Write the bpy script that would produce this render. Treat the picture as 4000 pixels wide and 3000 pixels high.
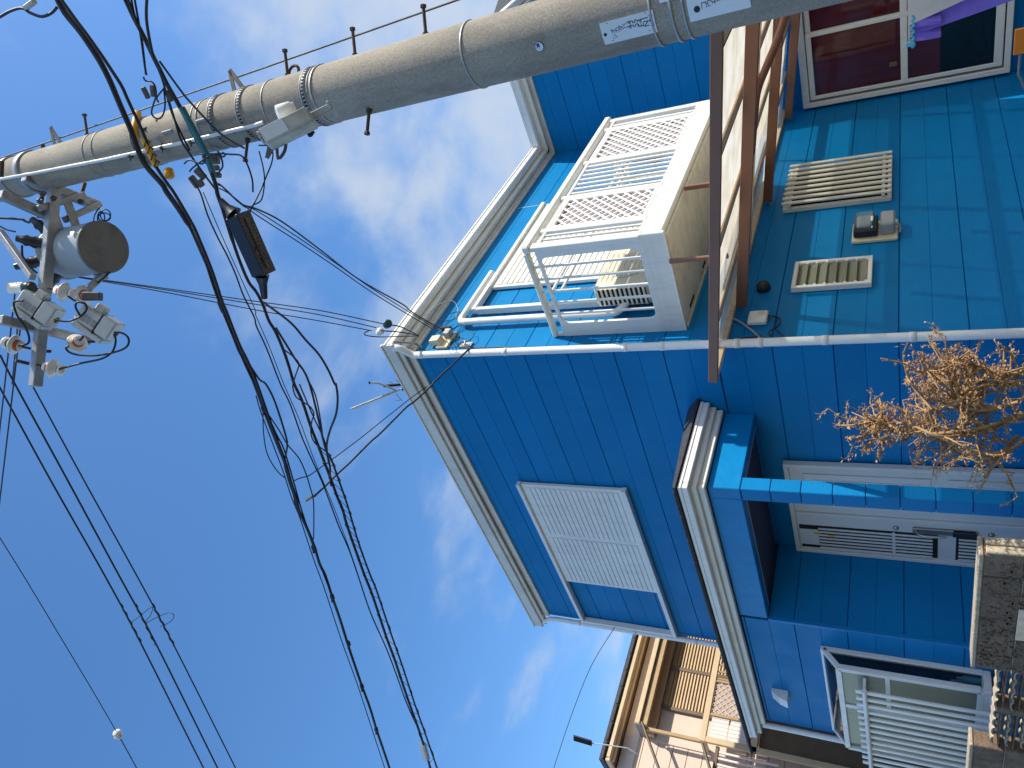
import bpy, math, random
from mathutils import Vector, Matrix
random.seed(7)
for o in list(bpy.data.objects): bpy.data.objects.remove(o)
SC = bpy.context.scene
COL = SC.collection
rad = math.radians

# ---------------------------------------------------------------- camera
# World axes follow the blue house: its near corner stands at the origin, face B runs along +X
# (outside is -Y), face A runs along +Y (outside is -X), Z is up, metres.
FPX, PITCH, ROLL, YAW = 2846.3, rad(28.768), rad(-0.673), rad(48.97)
CAM = Vector((-4.8375, -3.7975, 1.55))
def _axes():
    cp, sp, cr, sr = math.cos(PITCH), math.sin(PITCH), math.cos(ROLL), math.sin(ROLL)
    cy, sy = math.cos(YAW), math.sin(YAW)
    def toh(v): return Vector((cy*v[0]+sy*v[1], -sy*v[0]+cy*v[1], v[2]))
    r0, d0, f0 = Vector((1, 0, 0)), Vector((0, sp, -cp)), Vector((0, cp, sp))
    right = cr*r0 - sr*d0
    down = sr*r0 + cr*d0
    return toh(right), toh(down), toh(f0)
RIGHT, DOWN, FWD = _axes()
cd = bpy.data.cameras.new('Camera'); cam = bpy.data.objects.new('Camera', cd); COL.objects.link(cam)
cd.sensor_width = 36.0; cd.lens = FPX/4000*36.0; cd.clip_start = .05; cd.clip_end = 3000
X_, Y_, Z_ = DOWN, RIGHT, -FWD                  # the picture was taken with the phone turned on its side
cam.matrix_world = Matrix(((X_.x, Y_.x, Z_.x, CAM.x), (X_.y, Y_.y, Z_.y, CAM.y), (X_.z, Y_.z, Z_.z, CAM.z), (0, 0, 0, 1)))
SC.camera = cam

# ---------------------------------------------------------------- sun, sky, exposure
SUN = Vector((.33, -1.0, .95)).normalized()     # towards the sun
sl = bpy.data.lights.new('Sun', 'SUN'); sl.energy = 5.0; sl.angle = rad(.53); sl.color = (1, .94, .82)
so = bpy.data.objects.new('Sun', sl); COL.objects.link(so); so.location = (3, -12, 14)
so.rotation_euler = (-SUN).to_track_quat('-Z', 'Y').to_euler()
W = bpy.data.worlds.new('World'); SC.world = W; W.use_nodes = True
nt = W.node_tree; N = nt.nodes; L = nt.links
N.clear()
wo = N.new('ShaderNodeOutputWorld'); bg = N.new('ShaderNodeBackground'); bg.inputs[1].default_value = .122
sky = N.new('ShaderNodeTexSky'); sky.sky_type = 'NISHITA'; sky.sun_disc = False
sky.sun_elevation = math.asin(SUN.z); sky.sun_rotation = math.atan2(SUN.x, SUN.y)
sky.altitude = 20; sky.air_density = 1.0; sky.dust_density = .7; sky.ozone_density = 3.0
tc = N.new('ShaderNodeTexCoord')
sep = N.new('ShaderNodeSeparateXYZ'); L.new(tc.outputs['Generated'], sep.inputs[0])
def wm(op, a, b=None, c=None):
    n = N.new('ShaderNodeMath'); n.operation = op
    for i, v in enumerate((a, b, c)):
        if v is None: continue
        if isinstance(v, (int, float)): n.inputs[i].default_value = v
        else: L.new(v, n.inputs[i])
    return n.outputs[0]
den = wm('ADD', wm('MAXIMUM', sep.outputs[2], .0), .22)
cx, cyy = wm('DIVIDE', sep.outputs[0], den), wm('DIVIDE', sep.outputs[1], den)
comb = N.new('ShaderNodeCombineXYZ'); L.new(cx, comb.inputs[0]); L.new(cyy, comb.inputs[1])
def wnoise(scale, detail, rough, off, dist=0.0, stretch=(1, 1, 1), rot=0):
    mp = N.new('ShaderNodeMapping'); mp.inputs['Location'].default_value = off; mp.inputs['Scale'].default_value = stretch
    mp.inputs['Rotation'].default_value = (0, 0, rot)
    L.new(comb.outputs[0], mp.inputs[0])
    n = N.new('ShaderNodeTexNoise'); n.inputs['Scale'].default_value = scale; n.inputs['Detail'].default_value = detail
    n.inputs['Roughness'].default_value = rough; n.inputs['Distortion'].default_value = dist
    L.new(mp.outputs[0], n.inputs[0]); return n.outputs[0]
CLO = (3.3, 1.7, 0)
big = wnoise(.9, 2, .5, CLO)
med = wnoise(4.6, 7, .55, (1.1, 7.7, 0), .15, (1, 1.25, 1), rad(40))
# a bank of broken cloud lies to the south-east and some haze low down, the north-west is clear
bank = wm('ADD', wm('MULTIPLY', wm('SUBTRACT', wm('MULTIPLY', cx, .656), wm('MULTIPLY', cyy, .754)), .36), wm('MULTIPLY', wm('SUBTRACT', .70, sep.outputs[2]), .85))
den2 = wm('ADD', wm('ADD', wm('MULTIPLY', big, .50), wm('MULTIPLY', med, .75)), wm('MINIMUM', bank, .27))
cr_ = N.new('ShaderNodeValToRGB'); cr_.color_ramp.interpolation = 'EASE'
cr_.color_ramp.elements[0].position = .64; cr_.color_ramp.elements[0].color = (0, 0, 0, 1)
cr_.color_ramp.elements[1].position = 1.17; cr_.color_ramp.elements[1].color = (.85, .85, .85, 1)
L.new(den2, cr_.inputs[0])
mix = N.new('ShaderNodeMix'); mix.data_type = 'RGBA'
hs = N.new('ShaderNodeHueSaturation'); hs.inputs['Saturation'].default_value = 1.20; hs.inputs['Value'].default_value = 1.86; L.new(sky.outputs[0], hs.inputs['Color'])
L.new(cr_.outputs[0], mix.inputs[0]); L.new(hs.outputs[0], mix.inputs[6]); mix.inputs[7].default_value = (4.3, 4.9, 5.7, 1)
L.new(mix.outputs[2], bg.inputs[0]); L.new(bg.outputs[0], wo.inputs[0])
SC.view_settings.view_transform = 'Standard'; SC.view_settings.look = 'None'
SC.view_settings.exposure = 0.25; SC.view_settings.gamma = 1.0; SC.view_settings.use_curve_mapping = False
SC.render.resolution_x = 1024; SC.render.resolution_y = 768
SC.render.engine = 'CYCLES'
SC.cycles.max_bounces = 10; SC.cycles.transparent_max_bounces = 16

# ---------------------------------------------------------------- survey helpers: a sight line meets a real plane
def ray(x, y): return RIGHT*((1500-y)/FPX) + DOWN*((x-2000)/FPX) + FWD
def PX(x, y, X): d = ray(x, y); return CAM + d*((X-CAM.x)/d.x)
def PY(x, y, Y): d = ray(x, y); return CAM + d*((Y-CAM.y)/d.y)
def PZ(x, y, Z): d = ray(x, y); return CAM + d*((Z-CAM.z)/d.z)
def PT(x, y, t): return CAM + ray(x, y)*t
WN = Vector((.9627, .2706, 0))                  # overhead lines run along the lane, square to this
def PW(x, y, c): d = ray(x, y); return CAM + d*((c-WN.dot(CAM))/WN.dot(d))
def PV(x, y, a, b):                             # vertical plane through two plan points
    n = Vector((-(b[1]-a[1]), b[0]-a[0], 0)); d = ray(x, y); k = n.x*a[0]+n.y*a[1]
    return CAM + d*((k-n.dot(CAM))/n.dot(d))
POLE = Vector((-1.236, -2.955, 0))
def prad(z): return .5*(.330-.0050*(z-3.2))
def ONP(x, y, ex=0.0):                          # near side of the pole's shaft
    d = ray(x, y); z = 5.0
    for _ in range(6):
        r = prad(z)+ex
        ox, oy = CAM.x-POLE.x, CAM.y-POLE.y
        a = d.x*d.x+d.y*d.y; b = 2*(ox*d.x+oy*d.y); c = ox*ox+oy*oy-r*r
        D = max(b*b-4*a*c, 0); t = (-b-math.sqrt(D))/(2*a); z = CAM.z+d.z*t
    return CAM+d*t

# ---------------------------------------------------------------- mesh helpers
class MB:
    def __init__(s): s.v = []; s.f = []; s.sm = []
    def add(s, vs, fs, smooth=False):
        o = len(s.v); s.v += [Vector(v) for v in vs]
        for f in fs: s.f.append([i+o for i in f]); s.sm.append(smooth)
        return s
    def box(s, a, b):
        x0, x1 = sorted((a[0], b[0])); y0, y1 = sorted((a[1], b[1])); z0, z1 = sorted((a[2], b[2]))
        return s.add([(x0,y0,z0),(x1,y0,z0),(x1,y1,z0),(x0,y1,z0),(x0,y0,z1),(x1,y0,z1),(x1,y1,z1),(x0,y1,z1)],
              [(3,2,1,0),(4,5,6,7),(0,1,5,4),(1,2,6,5),(2,3,7,6),(3,0,4,7)])
    def bbox(s, a, b, bev=.006):                # box with chamfered edges
        c = [(a[i]+b[i])/2 for i in range(3)]; h = [abs(b[i]-a[i])/2 for i in range(3)]
        return s.obox(c, Vector((1,0,0))*h[0], Vector((0,1,0))*h[1], Vector((0,0,1))*h[2], bev)
    def obox(s, c, ax, ay, az, bev=0):
        c, ax, ay, az = Vector(c), Vector(ax), Vector(ay), Vector(az)
        if ax.cross(ay).dot(az) < 0: ay = -ay
        if bev <= 0:
            P = [c+i*ax+j*ay+k*az for k in (-1,1) for j in (-1,1) for i in (-1,1)]
            return s.add(P, [(0,2,3,1),(4,5,7,6),(0,1,5,4),(1,3,7,5),(3,2,6,7),(2,0,4,6)])
        lx, ly, lz = ax.length, ay.length, az.length
        b = min(bev, .45*min(lx, ly, lz)); ex, ey, ez = ax/lx, ay/ly, az/lz
        V = []; idx = {}
        for k in (-1,1):
            for j in (-1,1):
                for i in (-1,1):
                    for m in range(3):
                        q = [lx-b, ly-b, lz-b]; q[m] = [lx, ly, lz][m]
                        idx[(i,j,k,m)] = len(V); V.append(c+ex*(i*q[0])+ey*(j*q[1])+ez*(k*q[2]))
        F = []
        def I(i,j,k,m): return idx[(i,j,k,m)]
        for sg in (-1,1):
            f = [I(sg,-1,-1,0), I(sg,1,-1,0), I(sg,1,1,0), I(sg,-1,1,0)]; F.append(f if sg>0 else f[::-1])
            f = [I(-1,sg,-1,1), I(-1,sg,1,1), I(1,sg,1,1), I(1,sg,-1,1)]; F.append(f if sg>0 else f[::-1])
            f = [I(-1,-1,sg,2), I(1,-1,sg,2), I(1,1,sg,2), I(-1,1,sg,2)]; F.append(f if sg>0 else f[::-1])
        for p in (-1,1):
            for q in (-1,1):
                f = [I(p,q,-1,0), I(p,q,-1,1), I(p,q,1,1), I(p,q,1,0)]; F.append(f if p*q>0 else f[::-1])
                f = [I(-1,p,q,1), I(-1,p,q,2), I(1,p,q,2), I(1,p,q,1)]; F.append(f if p*q>0 else f[::-1])
                f = [I(p,-1,q,2), I(p,-1,q,0), I(p,1,q,0), I(p,1,q,2)]; F.append(f if p*q>0 else f[::-1])
                for r in (-1,1):
                    f = [I(p,q,r,0), I(p,q,r,1), I(p,q,r,2)]; F.append(f if p*q*r>0 else f[::-1])
        return s.add(V, F)
    def bar(s, a, b, w, h, up=(0,0,1), bev=0):   # rectangular bar between two points
        a, b = Vector(a), Vector(b); d = (b-a); u = Vector(up); side = d.cross(u)
        if side.length < 1e-6: side = d.cross(Vector((1,0,0)))
        side.normalize(); u = side.cross(d).normalized()
        return s.obox((a+b)/2, d/2, side*(w/2), u*(h/2), bev)
    def prism(s, pts, vec, smooth=False):       # closed 3-D polygon swept by a vector
        pts = [Vector(p) for p in pts]; vec = Vector(vec); n = len(pts)
        nr = Vector((0,0,0))
        for i in range(n): nr += pts[i].cross(pts[(i+1) % n])
        if nr.dot(vec) > 0: pts = pts[::-1]
        V = pts+[p+vec for p in pts]
        F = [list(range(n)), [n+i for i in range(n)][::-1]]
        F += [((i+1) % n, i, n+i, n+(i+1) % n) for i in range(n)]
        return s.add(V, F, smooth)
    def tube(s, path, r, n=8, cap=True):
        P = [Vector(p) for p in path]; m = len(P)
        R = r if isinstance(r, (list, tuple)) else [r]*m
        t0 = (P[1]-P[0]).normalized(); u = t0.orthogonal().normalized(); V = []; F = []
        for i in range(m):
            t = (P[min(i+1, m-1)]-P[max(i-1, 0)])
            if t.length < 1e-9: t = t0
            t = t.normalized(); u = (u-t*u.dot(t)); u = u.normalized() if u.length > 1e-6 else t.orthogonal().normalized()
            w = t.cross(u)
            for k in range(n):
                a = 2*math.pi*k/n; V.append(P[i]+(u*math.cos(a)+w*math.sin(a))*R[i])
        for i in range(m-1):
            for k in range(n):
                F.append((i*n+k, i*n+(k+1) % n, (i+1)*n+(k+1) % n, (i+1)*n+k))
        s.add(V, F, True)
        if cap: s.add([V[k] for k in range(n)], [list(range(n))[::-1]]); s.add([V[(m-1)*n+k] for k in range(n)], [list(range(n))])
        return s
    def lathe(s, p0, ax, prof, n=20, smooth=True):
        p0, ax = Vector(p0), Vector(ax).normalized(); u = ax.orthogonal().normalized(); w = ax.cross(u)
        V = []; F = []
        for (h, r) in prof:
            for k in range(n):
                a = 2*math.pi*k/n; V.append(p0+ax*h+(u*math.cos(a)+w*math.sin(a))*max(r, 1e-5))
        m = len(prof)
        for i in range(m-1):
            for k in range(n): F.append((i*n+k, i*n+(k+1) % n, (i+1)*n+(k+1) % n, (i+1)*n+k))
        s.add(V, F, smooth)
        s.add(V[:n], [list(range(n))[::-1]]); s.add(V[(m-1)*n:], [list(range(n))])
        return s
    def quad(s, *p): return s.add(p, [list(range(len(p)))])
def crv(pts, sub=6):                            # Catmull-Rom through points
    P = [Vector(p) for p in pts]
    if len(P) < 3: return [P[0].lerp(P[1], i/sub) for i in range(sub+1)]
    out = []
    for i in range(len(P)-1):
        a, b, c, d = P[max(i-1, 0)], P[i], P[i+1], P[min(i+2, len(P)-1)]
        for k in range(sub):
            t = k/sub
            out.append(.5*((2*b)+(c-a)*t+(2*a-5*b+4*c-d)*t*t+(3*b-a-3*c+d)*t**3))
    out.append(P[-1]); return out

OFF = {}
def _mesh(name, mb, off, mat):
    me = bpy.data.meshes.new(name); me.from_pydata([tuple(v-off) for v in mb.v], [], mb.f)
    me.polygons.foreach_set('use_smooth', mb.sm)
    if mat: me.materials.append(mat)
    me.update(); return me
def thing(name, label, cat, loc=(0,0,0), group=None):
    o = bpy.data.objects.new(name, None); COL.objects.link(o); o.location = loc; o.empty_display_size = .2
    o['label'] = label; o['category'] = cat
    if group: o['group'] = group
    OFF[o.name] = Vector(loc); return o
def part(name, mb, mat, parent, label=None, kind=None):
    off = OFF[parent.name]; o = bpy.data.objects.new(name, _mesh(name, mb, off, mat)); COL.objects.link(o)
    o.parent = parent; OFF[o.name] = off
    if label: o['label'] = label
    if kind: o['kind'] = kind
    return o
def shared(name, me, parent, at):               # another piece with the same mesh, moved
    o = bpy.data.objects.new(name, me); COL.objects.link(o); o.parent = parent; o.location = at; OFF[o.name] = OFF[parent.name]; return o
def single(name, mb, mat, label, cat, group=None):
    lo = min(mb.v, key=lambda v: v.z).copy()
    o = bpy.data.objects.new(name, _mesh(name, mb, lo, mat)); COL.objects.link(o); o.location = lo; OFF[o.name] = lo
    o['label'] = label; o['category'] = cat
    if group: o['group'] = group
    return o
def struct(name, mb, mat):
    o = bpy.data.objects.new(name, _mesh(name, mb, Vector((0,0,0)), mat)); COL.objects.link(o); o['kind'] = 'structure'; OFF[o.name] = Vector((0,0,0)); return o

# ---------------------------------------------------------------- materials
def mat(name, col, rough=.55, metal=0, var=.12, scale=6, stretch=(1,1,1), bump=0, bscale=40, bstretch=None, spec=.5,
        stain=None, stain_amt=.5, stain_scale=3, stain_stretch=(1,1,1), detail=5, fine=0.0, rnd=0.04):
    m = bpy.data.materials.new(name); m.use_nodes = True; t = m.node_tree; n = t.nodes; l = t.links
    b = n['Principled BSDF']; b.inputs['Roughness'].default_value = rough; b.inputs['Metallic'].default_value = metal
    b.inputs['Specular IOR Level'].default_value = spec
    g = n.new('ShaderNodeNewGeometry')
    def noise(sc, st, det=5, rg=.6):
        mp = n.new('ShaderNodeMapping'); mp.inputs['Scale'].default_value = st; l.new(g.outputs['Position'], mp.inputs[0])
        x = n.new('ShaderNodeTexNoise'); x.inputs['Scale'].default_value = sc; x.inputs['Detail'].default_value = det
        x.inputs['Roughness'].default_value = rg; l.new(mp.outputs[0], x.inputs[0]); return x.outputs[0]
    def ramp(src, p0, c0, p1, c1):
        r = n.new('ShaderNodeValToRGB'); e = r.color_ramp.elements
        e[0].position, e[0].color, e[1].position, e[1].color = p0, c0, p1, c1; l.new(src, r.inputs[0]); return r.outputs[0]
    def mixc(f, a, bb):
        x = n.new('ShaderNodeMix'); x.data_type = 'RGBA'; l.new(f, x.inputs[0])
        for i, v in ((6, a), (7, bb)):
            if isinstance(v, tuple): x.inputs[i].default_value = v
            else: l.new(v, x.inputs[i])
        return x.outputs[2]
    c0 = tuple(max(0, c*(1-var)) for c in col[:3])+(1,); c1 = tuple(min(1, c*(1+var)) for c in col[:3])+(1,)
    out = ramp(noise(scale, stretch, detail), .3, c0, .7, c1)
    if fine:
        f = ramp(noise(90, (1,1,1), 3), .35, (1-fine,)*3+(1,), .65, (1+fine,)*3+(1,))
        x = n.new('ShaderNodeMix'); x.data_type = 'RGBA'; x.blend_type = 'MULTIPLY'; x.inputs[0].default_value = 1
        l.new(out, x.inputs[6]); l.new(f, x.inputs[7]); out = x.outputs[2]
    if rnd:                                     # pieces of one kind differ a little from each other
        oi = n.new('ShaderNodeObjectInfo'); f = ramp(oi.outputs['Random'], 0, (1-rnd,)*3+(1,), 1, (1+rnd,)*3+(1,))
        x = n.new('ShaderNodeMix'); x.data_type = 'RGBA'; x.blend_type = 'MULTIPLY'; x.inputs[0].default_value = 1
        l.new(out, x.inputs[6]); l.new(f, x.inputs[7]); out = x.outputs[2]
    if stain:
        f = ramp(noise(stain_scale, stain_stretch, 6, .65), .48, (0,0,0,1), .75, (stain_amt,)*3+(1,))
        out = mixc(f, out, tuple(stain)+(1,))
    l.new(out, b.inputs['Base Color'])
    rr = ramp(noise(scale*2.3, stretch, 3), .3, (max(0, rough-.08),)*3+(1,), .7, (min(1, rough+.1),)*3+(1,)); l.new(rr, b.inputs['Roughness'])
    if bump:
        bp = n.new('ShaderNodeBump'); bp.inputs['Strength'].default_value = bump; bp.inputs['Distance'].default_value = .01
        l.new(noise(bscale, bstretch or (1,1,1), 4), bp.inputs['Height']); l.new(bp.outputs[0], b.inputs['Normal'])
    return m
M = {}
M['blue'] = mat('blue_siding_paint', (.001,.185,.445), .45, spec=.12, var=.07, scale=1.3, bump=.35, bscale=9, bstretch=(1,1,14), stain=(.010,.145,.33), stain_amt=.34, stain_scale=2.2, stain_stretch=(5,5,.45), rnd=.05)
M['bluetrim'] = mat('blue_trim_paint', (.001,.192,.46), .4, spec=.2, var=.06, bump=.12, bscale=20)
M['wcore'] = mat('wall_sheathing', (.03,.05,.09), .9)
M['white'] = mat('white_aluminium', (.78,.77,.72), .4, var=.05, scale=3, stain=(.52,.48,.38), stain_amt=.34, stain_scale=5, stain_stretch=(3,3,.5), rnd=.035)
M['whitewarm'] = mat('aged_white_aluminium', (.74,.71,.60), .45, var=.06, scale=3, stain=(.45,.40,.28), stain_amt=.35, stain_scale=5, stain_stretch=(1,1,.3))
M['pvc'] = mat('white_pvc', (.80,.80,.78), .3, var=.03, stain=(.55,.53,.48), stain_amt=.2, stain_scale=5)
M['eave'] = mat('off_white_eave', (.70,.68,.60), .45, var=.05, scale=2, stain=(.38,.34,.24), stain_amt=.4, stain_scale=3, stain_stretch=(1,1,.4))
M['cream'] = mat('cream_balcony_boards', (.66,.63,.50), .5, var=.07, scale=4, stain=(.35,.30,.18), stain_amt=.5, stain_scale=6)
M['brown'] = mat('brown_aluminium', (.20,.085,.046), .42, var=.12, scale=3)
M['tan'] = mat('tan_timber', (.74,.55,.36), .65, var=.18, scale=4, stretch=(1,3,3), bump=.15)
M['black'] = mat('black_rubber', (.012,.012,.016), .5, var=.2)
M['blackglossy'] = mat('black_plastic', (.016,.017,.022), .38, var=.2)
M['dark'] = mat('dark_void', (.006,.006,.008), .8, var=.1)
M['roof'] = mat('dark_roof_slate', (.035,.038,.045), .7, var=.25, scale=12, bump=.3)
M['concrete'] = mat('pole_concrete', (.315,.28,.225), .88, var=.2, scale=2.2, stretch=(1,1,.5), bump=.28, bscale=130, stain=(.125,.115,.105), stain_amt=.75, stain_scale=4.2, stain_stretch=(1,1,.28), fine=.17)
M['galv'] = mat('galvanised_steel', (.36,.37,.37), .5, metal=.55, var=.16, scale=14, fine=.12)
M['galvdark'] = mat('weathered_steel', (.12,.115,.105), .65, metal=.45, var=.25, scale=14, stain=(.10,.05,.025), stain_amt=.5, stain_scale=18)
M['rust'] = mat('rusty_steel', (.095,.060,.045), .7, metal=.3, var=.3, scale=20)
M['tank'] = mat('grey_blue_transformer_paint', (.36,.42,.46), .4, var=.06, scale=4, stain=(.20,.20,.18), stain_amt=.3, stain_scale=5)
M['tankbase'] = mat('dark_olive_transformer_base', (.17,.17,.155), .6, var=.15, scale=8, stain=(.05,.035,.02), stain_amt=.5, stain_scale=6)
M['porc'] = mat('white_porcelain', (.82,.81,.76), .18, var=.03)
M['porcgrey'] = mat('grey_white_porcelain', (.56,.60,.60), .28, var=.05, stain=(.3,.3,.28), stain_amt=.3, stain_scale=9)
M['orange'] = mat('orange_red_collar', (.55,.10,.015), .45, var=.1)
M['yellow'] = mat('yellow_cable_guard', (.72,.36,.02), .45, var=.12, scale=10, stain=(.35,.18,.03), stain_amt=.5, stain_scale=9)
M['teal'] = mat('teal_cable_guard', (.03,.16,.19), .45, var=.15, scale=12)
M['green'] = mat('dark_green_glaze', (.010,.055,.040), .25, var=.15)
M['plate'] = mat('white_enamel_plate', (.66,.70,.72), .4, var=.04, scale=9, stain=(.4,.42,.42), stain_amt=.25, stain_scale=9)
M['ink'] = mat('black_paint_lettering', (.012,.012,.018), .6, var=.1)
M['inkblue'] = mat('blue_print', (.01,.03,.25), .5, var=.1)
M['lampbox'] = mat('aged_grey_box', (.48,.47,.40), .55, var=.1, scale=8, stain=(.16,.17,.10), stain_amt=.6, stain_scale=10)
M['door'] = mat('off_white_door', (.60,.61,.60), .45, var=.04, scale=3, bump=.06, bscale=60, stain=(.48,.46,.40), stain_amt=.3, stain_scale=3)
M['chrome'] = mat('dull_metal', (.35,.33,.31), .35, metal=.8, var=.1)
M['beige'] = mat('beige_plastic', (.72,.62,.42), .5, var=.06, stain=(.4,.34,.2), stain_amt=.3, stain_scale=8)
M['acw'] = mat('cream_ac_casing', (.70,.66,.52), .45, var=.05)
M['grey'] = mat('grey_plastic', (.33,.34,.34), .45, var=.1)
M['blockwall'] = mat('brown_concrete_block', (.19,.13,.085), .9, rnd=.18, var=.28, scale=9, bump=.8, bscale=45, stain=(.06,.05,.04), stain_amt=.6, stain_scale=7, fine=.25)
M['blockend'] = mat('pale_lit_block', (.42,.34,.24), .9, var=.2, scale=12, bump=.8, bscale=40, fine=.2)  # block tone with sunlight put in for the wall end; cap and lattice share it
M['mortar'] = mat('mortar', (.36,.33,.28), .9, var=.15, bump=.3)
M['twig'] = mat('dry_brown_twig', (.36,.215,.095), .8, var=.35, scale=25)
M['dryleaf'] = mat('dry_brown_leaf', (.36,.21,.08), .8, var=.45, scale=30)
M['purple'] = mat('purple_cloth', (.20,.14,.62), .85, var=.08, scale=8, bump=.25, bscale=120)
M['towel'] = mat('white_towel', (.66,.62,.58), .95, var=.06, bump=.5, bscale=160)
M['skyclip'] = mat('sky_blue_plastic', (.10,.42,.62), .4, var=.08)
M['orangepl'] = mat('orange_plastic', (.80,.25,.02), .4, var=.08)
M['asphalt'] = mat('asphalt', (.055,.055,.058), .9, var=.25, scale=30, bump=.4, bscale=120)
M['paving'] = mat('pale_concrete_paving', (.10,.098,.095), .9, var=.15, scale=5, bump=.2, fine=.1)
M['curtain'] = mat('dark_red_curtain', (.36,.028,.055), .85, var=.15, scale=3, stretch=(8,8,.6))
M['pinkwall'] = mat('pale_pink_siding', (.64,.50,.41), .7, var=.06, scale=3, stain=(.5,.40,.33), stain_amt=.3)
M['pinkwhite'] = mat('pinkish_white_stucco', (.74,.65,.60), .7, var=.05)
M['bronze'] = mat('bronze_brown_aluminium', (.40,.265,.13), .45, var=.1, scale=5)
M['bronzedark'] = mat('dark_bronze', (.14,.095,.055), .5, var=.15)
M['gutter'] = mat('tan_gutter', (.58,.43,.26), .5, var=.08)
M['mauve'] = mat('mauve_frosted_panel', (.42,.36,.42), .35, var=.06)
def glass(name, tint, alpha, rough=.03, dark=(.02,.02,.025)):
    m = bpy.data.materials.new(name); m.use_nodes = True; t = m.node_tree; n = t.nodes; l = t.links; n.clear()
    o = n.new('ShaderNodeOutputMaterial'); tr = n.new('ShaderNodeBsdfTransparent'); tr.inputs[0].default_value = tint
    gl = n.new('ShaderNodeBsdfGlossy'); gl.inputs['Roughness'].default_value = rough
    df = n.new('ShaderNodeBsdfDiffuse'); df.inputs[0].default_value = tuple(dark)+(1,)
    fr = n.new('ShaderNodeFresnel'); fr.inputs[0].default_value = 1.5
    m1 = n.new('ShaderNodeMixShader'); m1.inputs[0].default_value = alpha; l.new(tr.outputs[0], m1.inputs[1]); l.new(df.outputs[0], m1.inputs[2])
    m2 = n.new('ShaderNodeMixShader'); l.new(fr.outputs[0], m2.inputs[0]); l.new(m1.outputs[0], m2.inputs[1]); l.new(gl.outputs[0], m2.inputs[2])
    l.new(m2.outputs[0], o.inputs[0]); return m
M['glass'] = glass('window_glass', (.86,.88,.88,1), .03)
M['glassfrost'] = glass('frosted_glass', (.8,.84,.80,1), .55, .25, (.30,.31,.22))
M['meterglass'] = glass('meter_glass', (.8,.85,.85,1), .1)
def sheet(name, transp, col):
    m = bpy.data.materials.new(name); m.use_nodes = True; t = m.node_tree; n = t.nodes; l = t.links; n.clear()
    o = n.new('ShaderNodeOutputMaterial'); tr = n.new('ShaderNodeBsdfTransparent'); tr.inputs[0].default_value = (.9,.92,.92,1)
    tl = n.new('ShaderNodeBsdfTranslucent'); df = n.new('ShaderNodeBsdfDiffuse')
    g = n.new('ShaderNodeNewGeometry'); ns = n.new('ShaderNodeTexNoise'); ns.inputs['Scale'].default_value = 5; ns.inputs['Detail'].default_value = 6
    l.new(g.outputs['Position'], ns.inputs[0]); rp = n.new('ShaderNodeValToRGB'); e = rp.color_ramp.elements
    e[0].position = .3; e[0].color = (col[0]*.85, col[1]*.8, col[2]*.7, 1); e[1].position = .6; e[1].color = tuple(col)+(1,)
    l.new(ns.outputs[0], rp.inputs[0]); l.new(rp.outputs[0], tl.inputs[0]); l.new(rp.outputs[0], df.inputs[0])
    m1 = n.new('ShaderNodeMixShader'); m1.inputs[0].default_value = .30; l.new(tl.outputs[0], m1.inputs[1]); l.new(df.outputs[0], m1.inputs[2])
    m2 = n.new('ShaderNodeMixShader'); m2.inputs[0].default_value = transp; l.new(m1.outputs[0], m2.inputs[1]); l.new(tr.outputs[0], m2.inputs[2])
    l.new(m2.outputs[0], o.inputs[0]); return m
M['sheet'] = sheet('milky_roof_sheet', .34, (.94,.89,.80))
M['sheetclear'] = sheet('clearer_roof_sheet', .62, (.90,.85,.76))

# ================================================================ the setting: ground and lane
g = MB().box((-400,-400,-.3), (400,400,-.012)); struct('ground', g, M['paving'])
mb = MB().box((-5.6,-60,-.012), (-2.35,60,0.0)); struct('road', mb, M['asphalt'])

# ================================================================ blue house
ZK = [1.634+.2265*k for k in range(-7, 22)]
def boards(parent, axis, plane, u0, u1, z0, z1, out, name='siding_board', mt='blue', inset=.014):
    """Siding courses on a wall plane; out = -1/+1 outside direction along the plane's normal axis."""
    for k in range(len(ZK)-1):
        a, b = max(ZK[k], z0), min(ZK[k+1], z1)
        if b-a < .01: continue
        gr = .0055 if k % 2 else .0030           # every second joint is a board joint, the others are pressed grooves
        gr2 = .0030 if k % 2 else .0055
        i = -out*inset; ja, jb = (.75, .28) if k % 2 else (.28, .75)
        ga, gb = (.0008 if k % 2 else 0), (0 if k % 2 else .0008)
        prof = [(plane+i*1.2, a+ga), (plane+i*ja, a+ga), (plane, a+gr), (plane, b-gr2), (plane+i*jb, b-gb), (plane+i*1.2, b-gb)]
        mb = MB()
        if axis == 'X': mb.prism([(p, u0, z) for p, z in prof], (0, u1-u0, 0))
        else: mb.prism([(u0, p, z) for p, z in prof], (u1-u0, 0, 0))
        part(name, mb, M[mt], parent)
EA, EB = .12, .23                               # eave overhangs
ZS, ZE = 6.15, 6.29                             # soffit, gutter top
XW, YWE = 4.65, -1.78                           # the wing that stands out on face B
HL = 4.72                                       # length of face A
house = thing('blue_house', 'bright blue two storey house with white eaves, balcony and porch beyond the utility pole', 'house', (0,0,0))
core = MB().box((.018,.018,0), (XW+.1,HL-.018,ZS+.02)).box((XW+.018,YWE+.018,0), (9.0,.1,ZS+.02)); part('wall_core', core, M['wcore'], house)
XP, YP0, YP1, ZH = -.885, .787, 2.628, 2.77     # ground-floor projection: porch, then the room with the bay window
boards(house, 'X', 0, .03, HL, 3.0, 6.2, -1)
boards(house, 'X', 0, .03, YP1, .2, 3.0, -1)
boards(house, 'Y', 0, .03, XW, .2, 6.2, -1)
boards(house, 'X', XW, YWE+.03, -.002, .2, 6.2, -1)
boards(house, 'Y', YWE, XW+.03, 9.0, .2, 6.2, -1)
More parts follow.
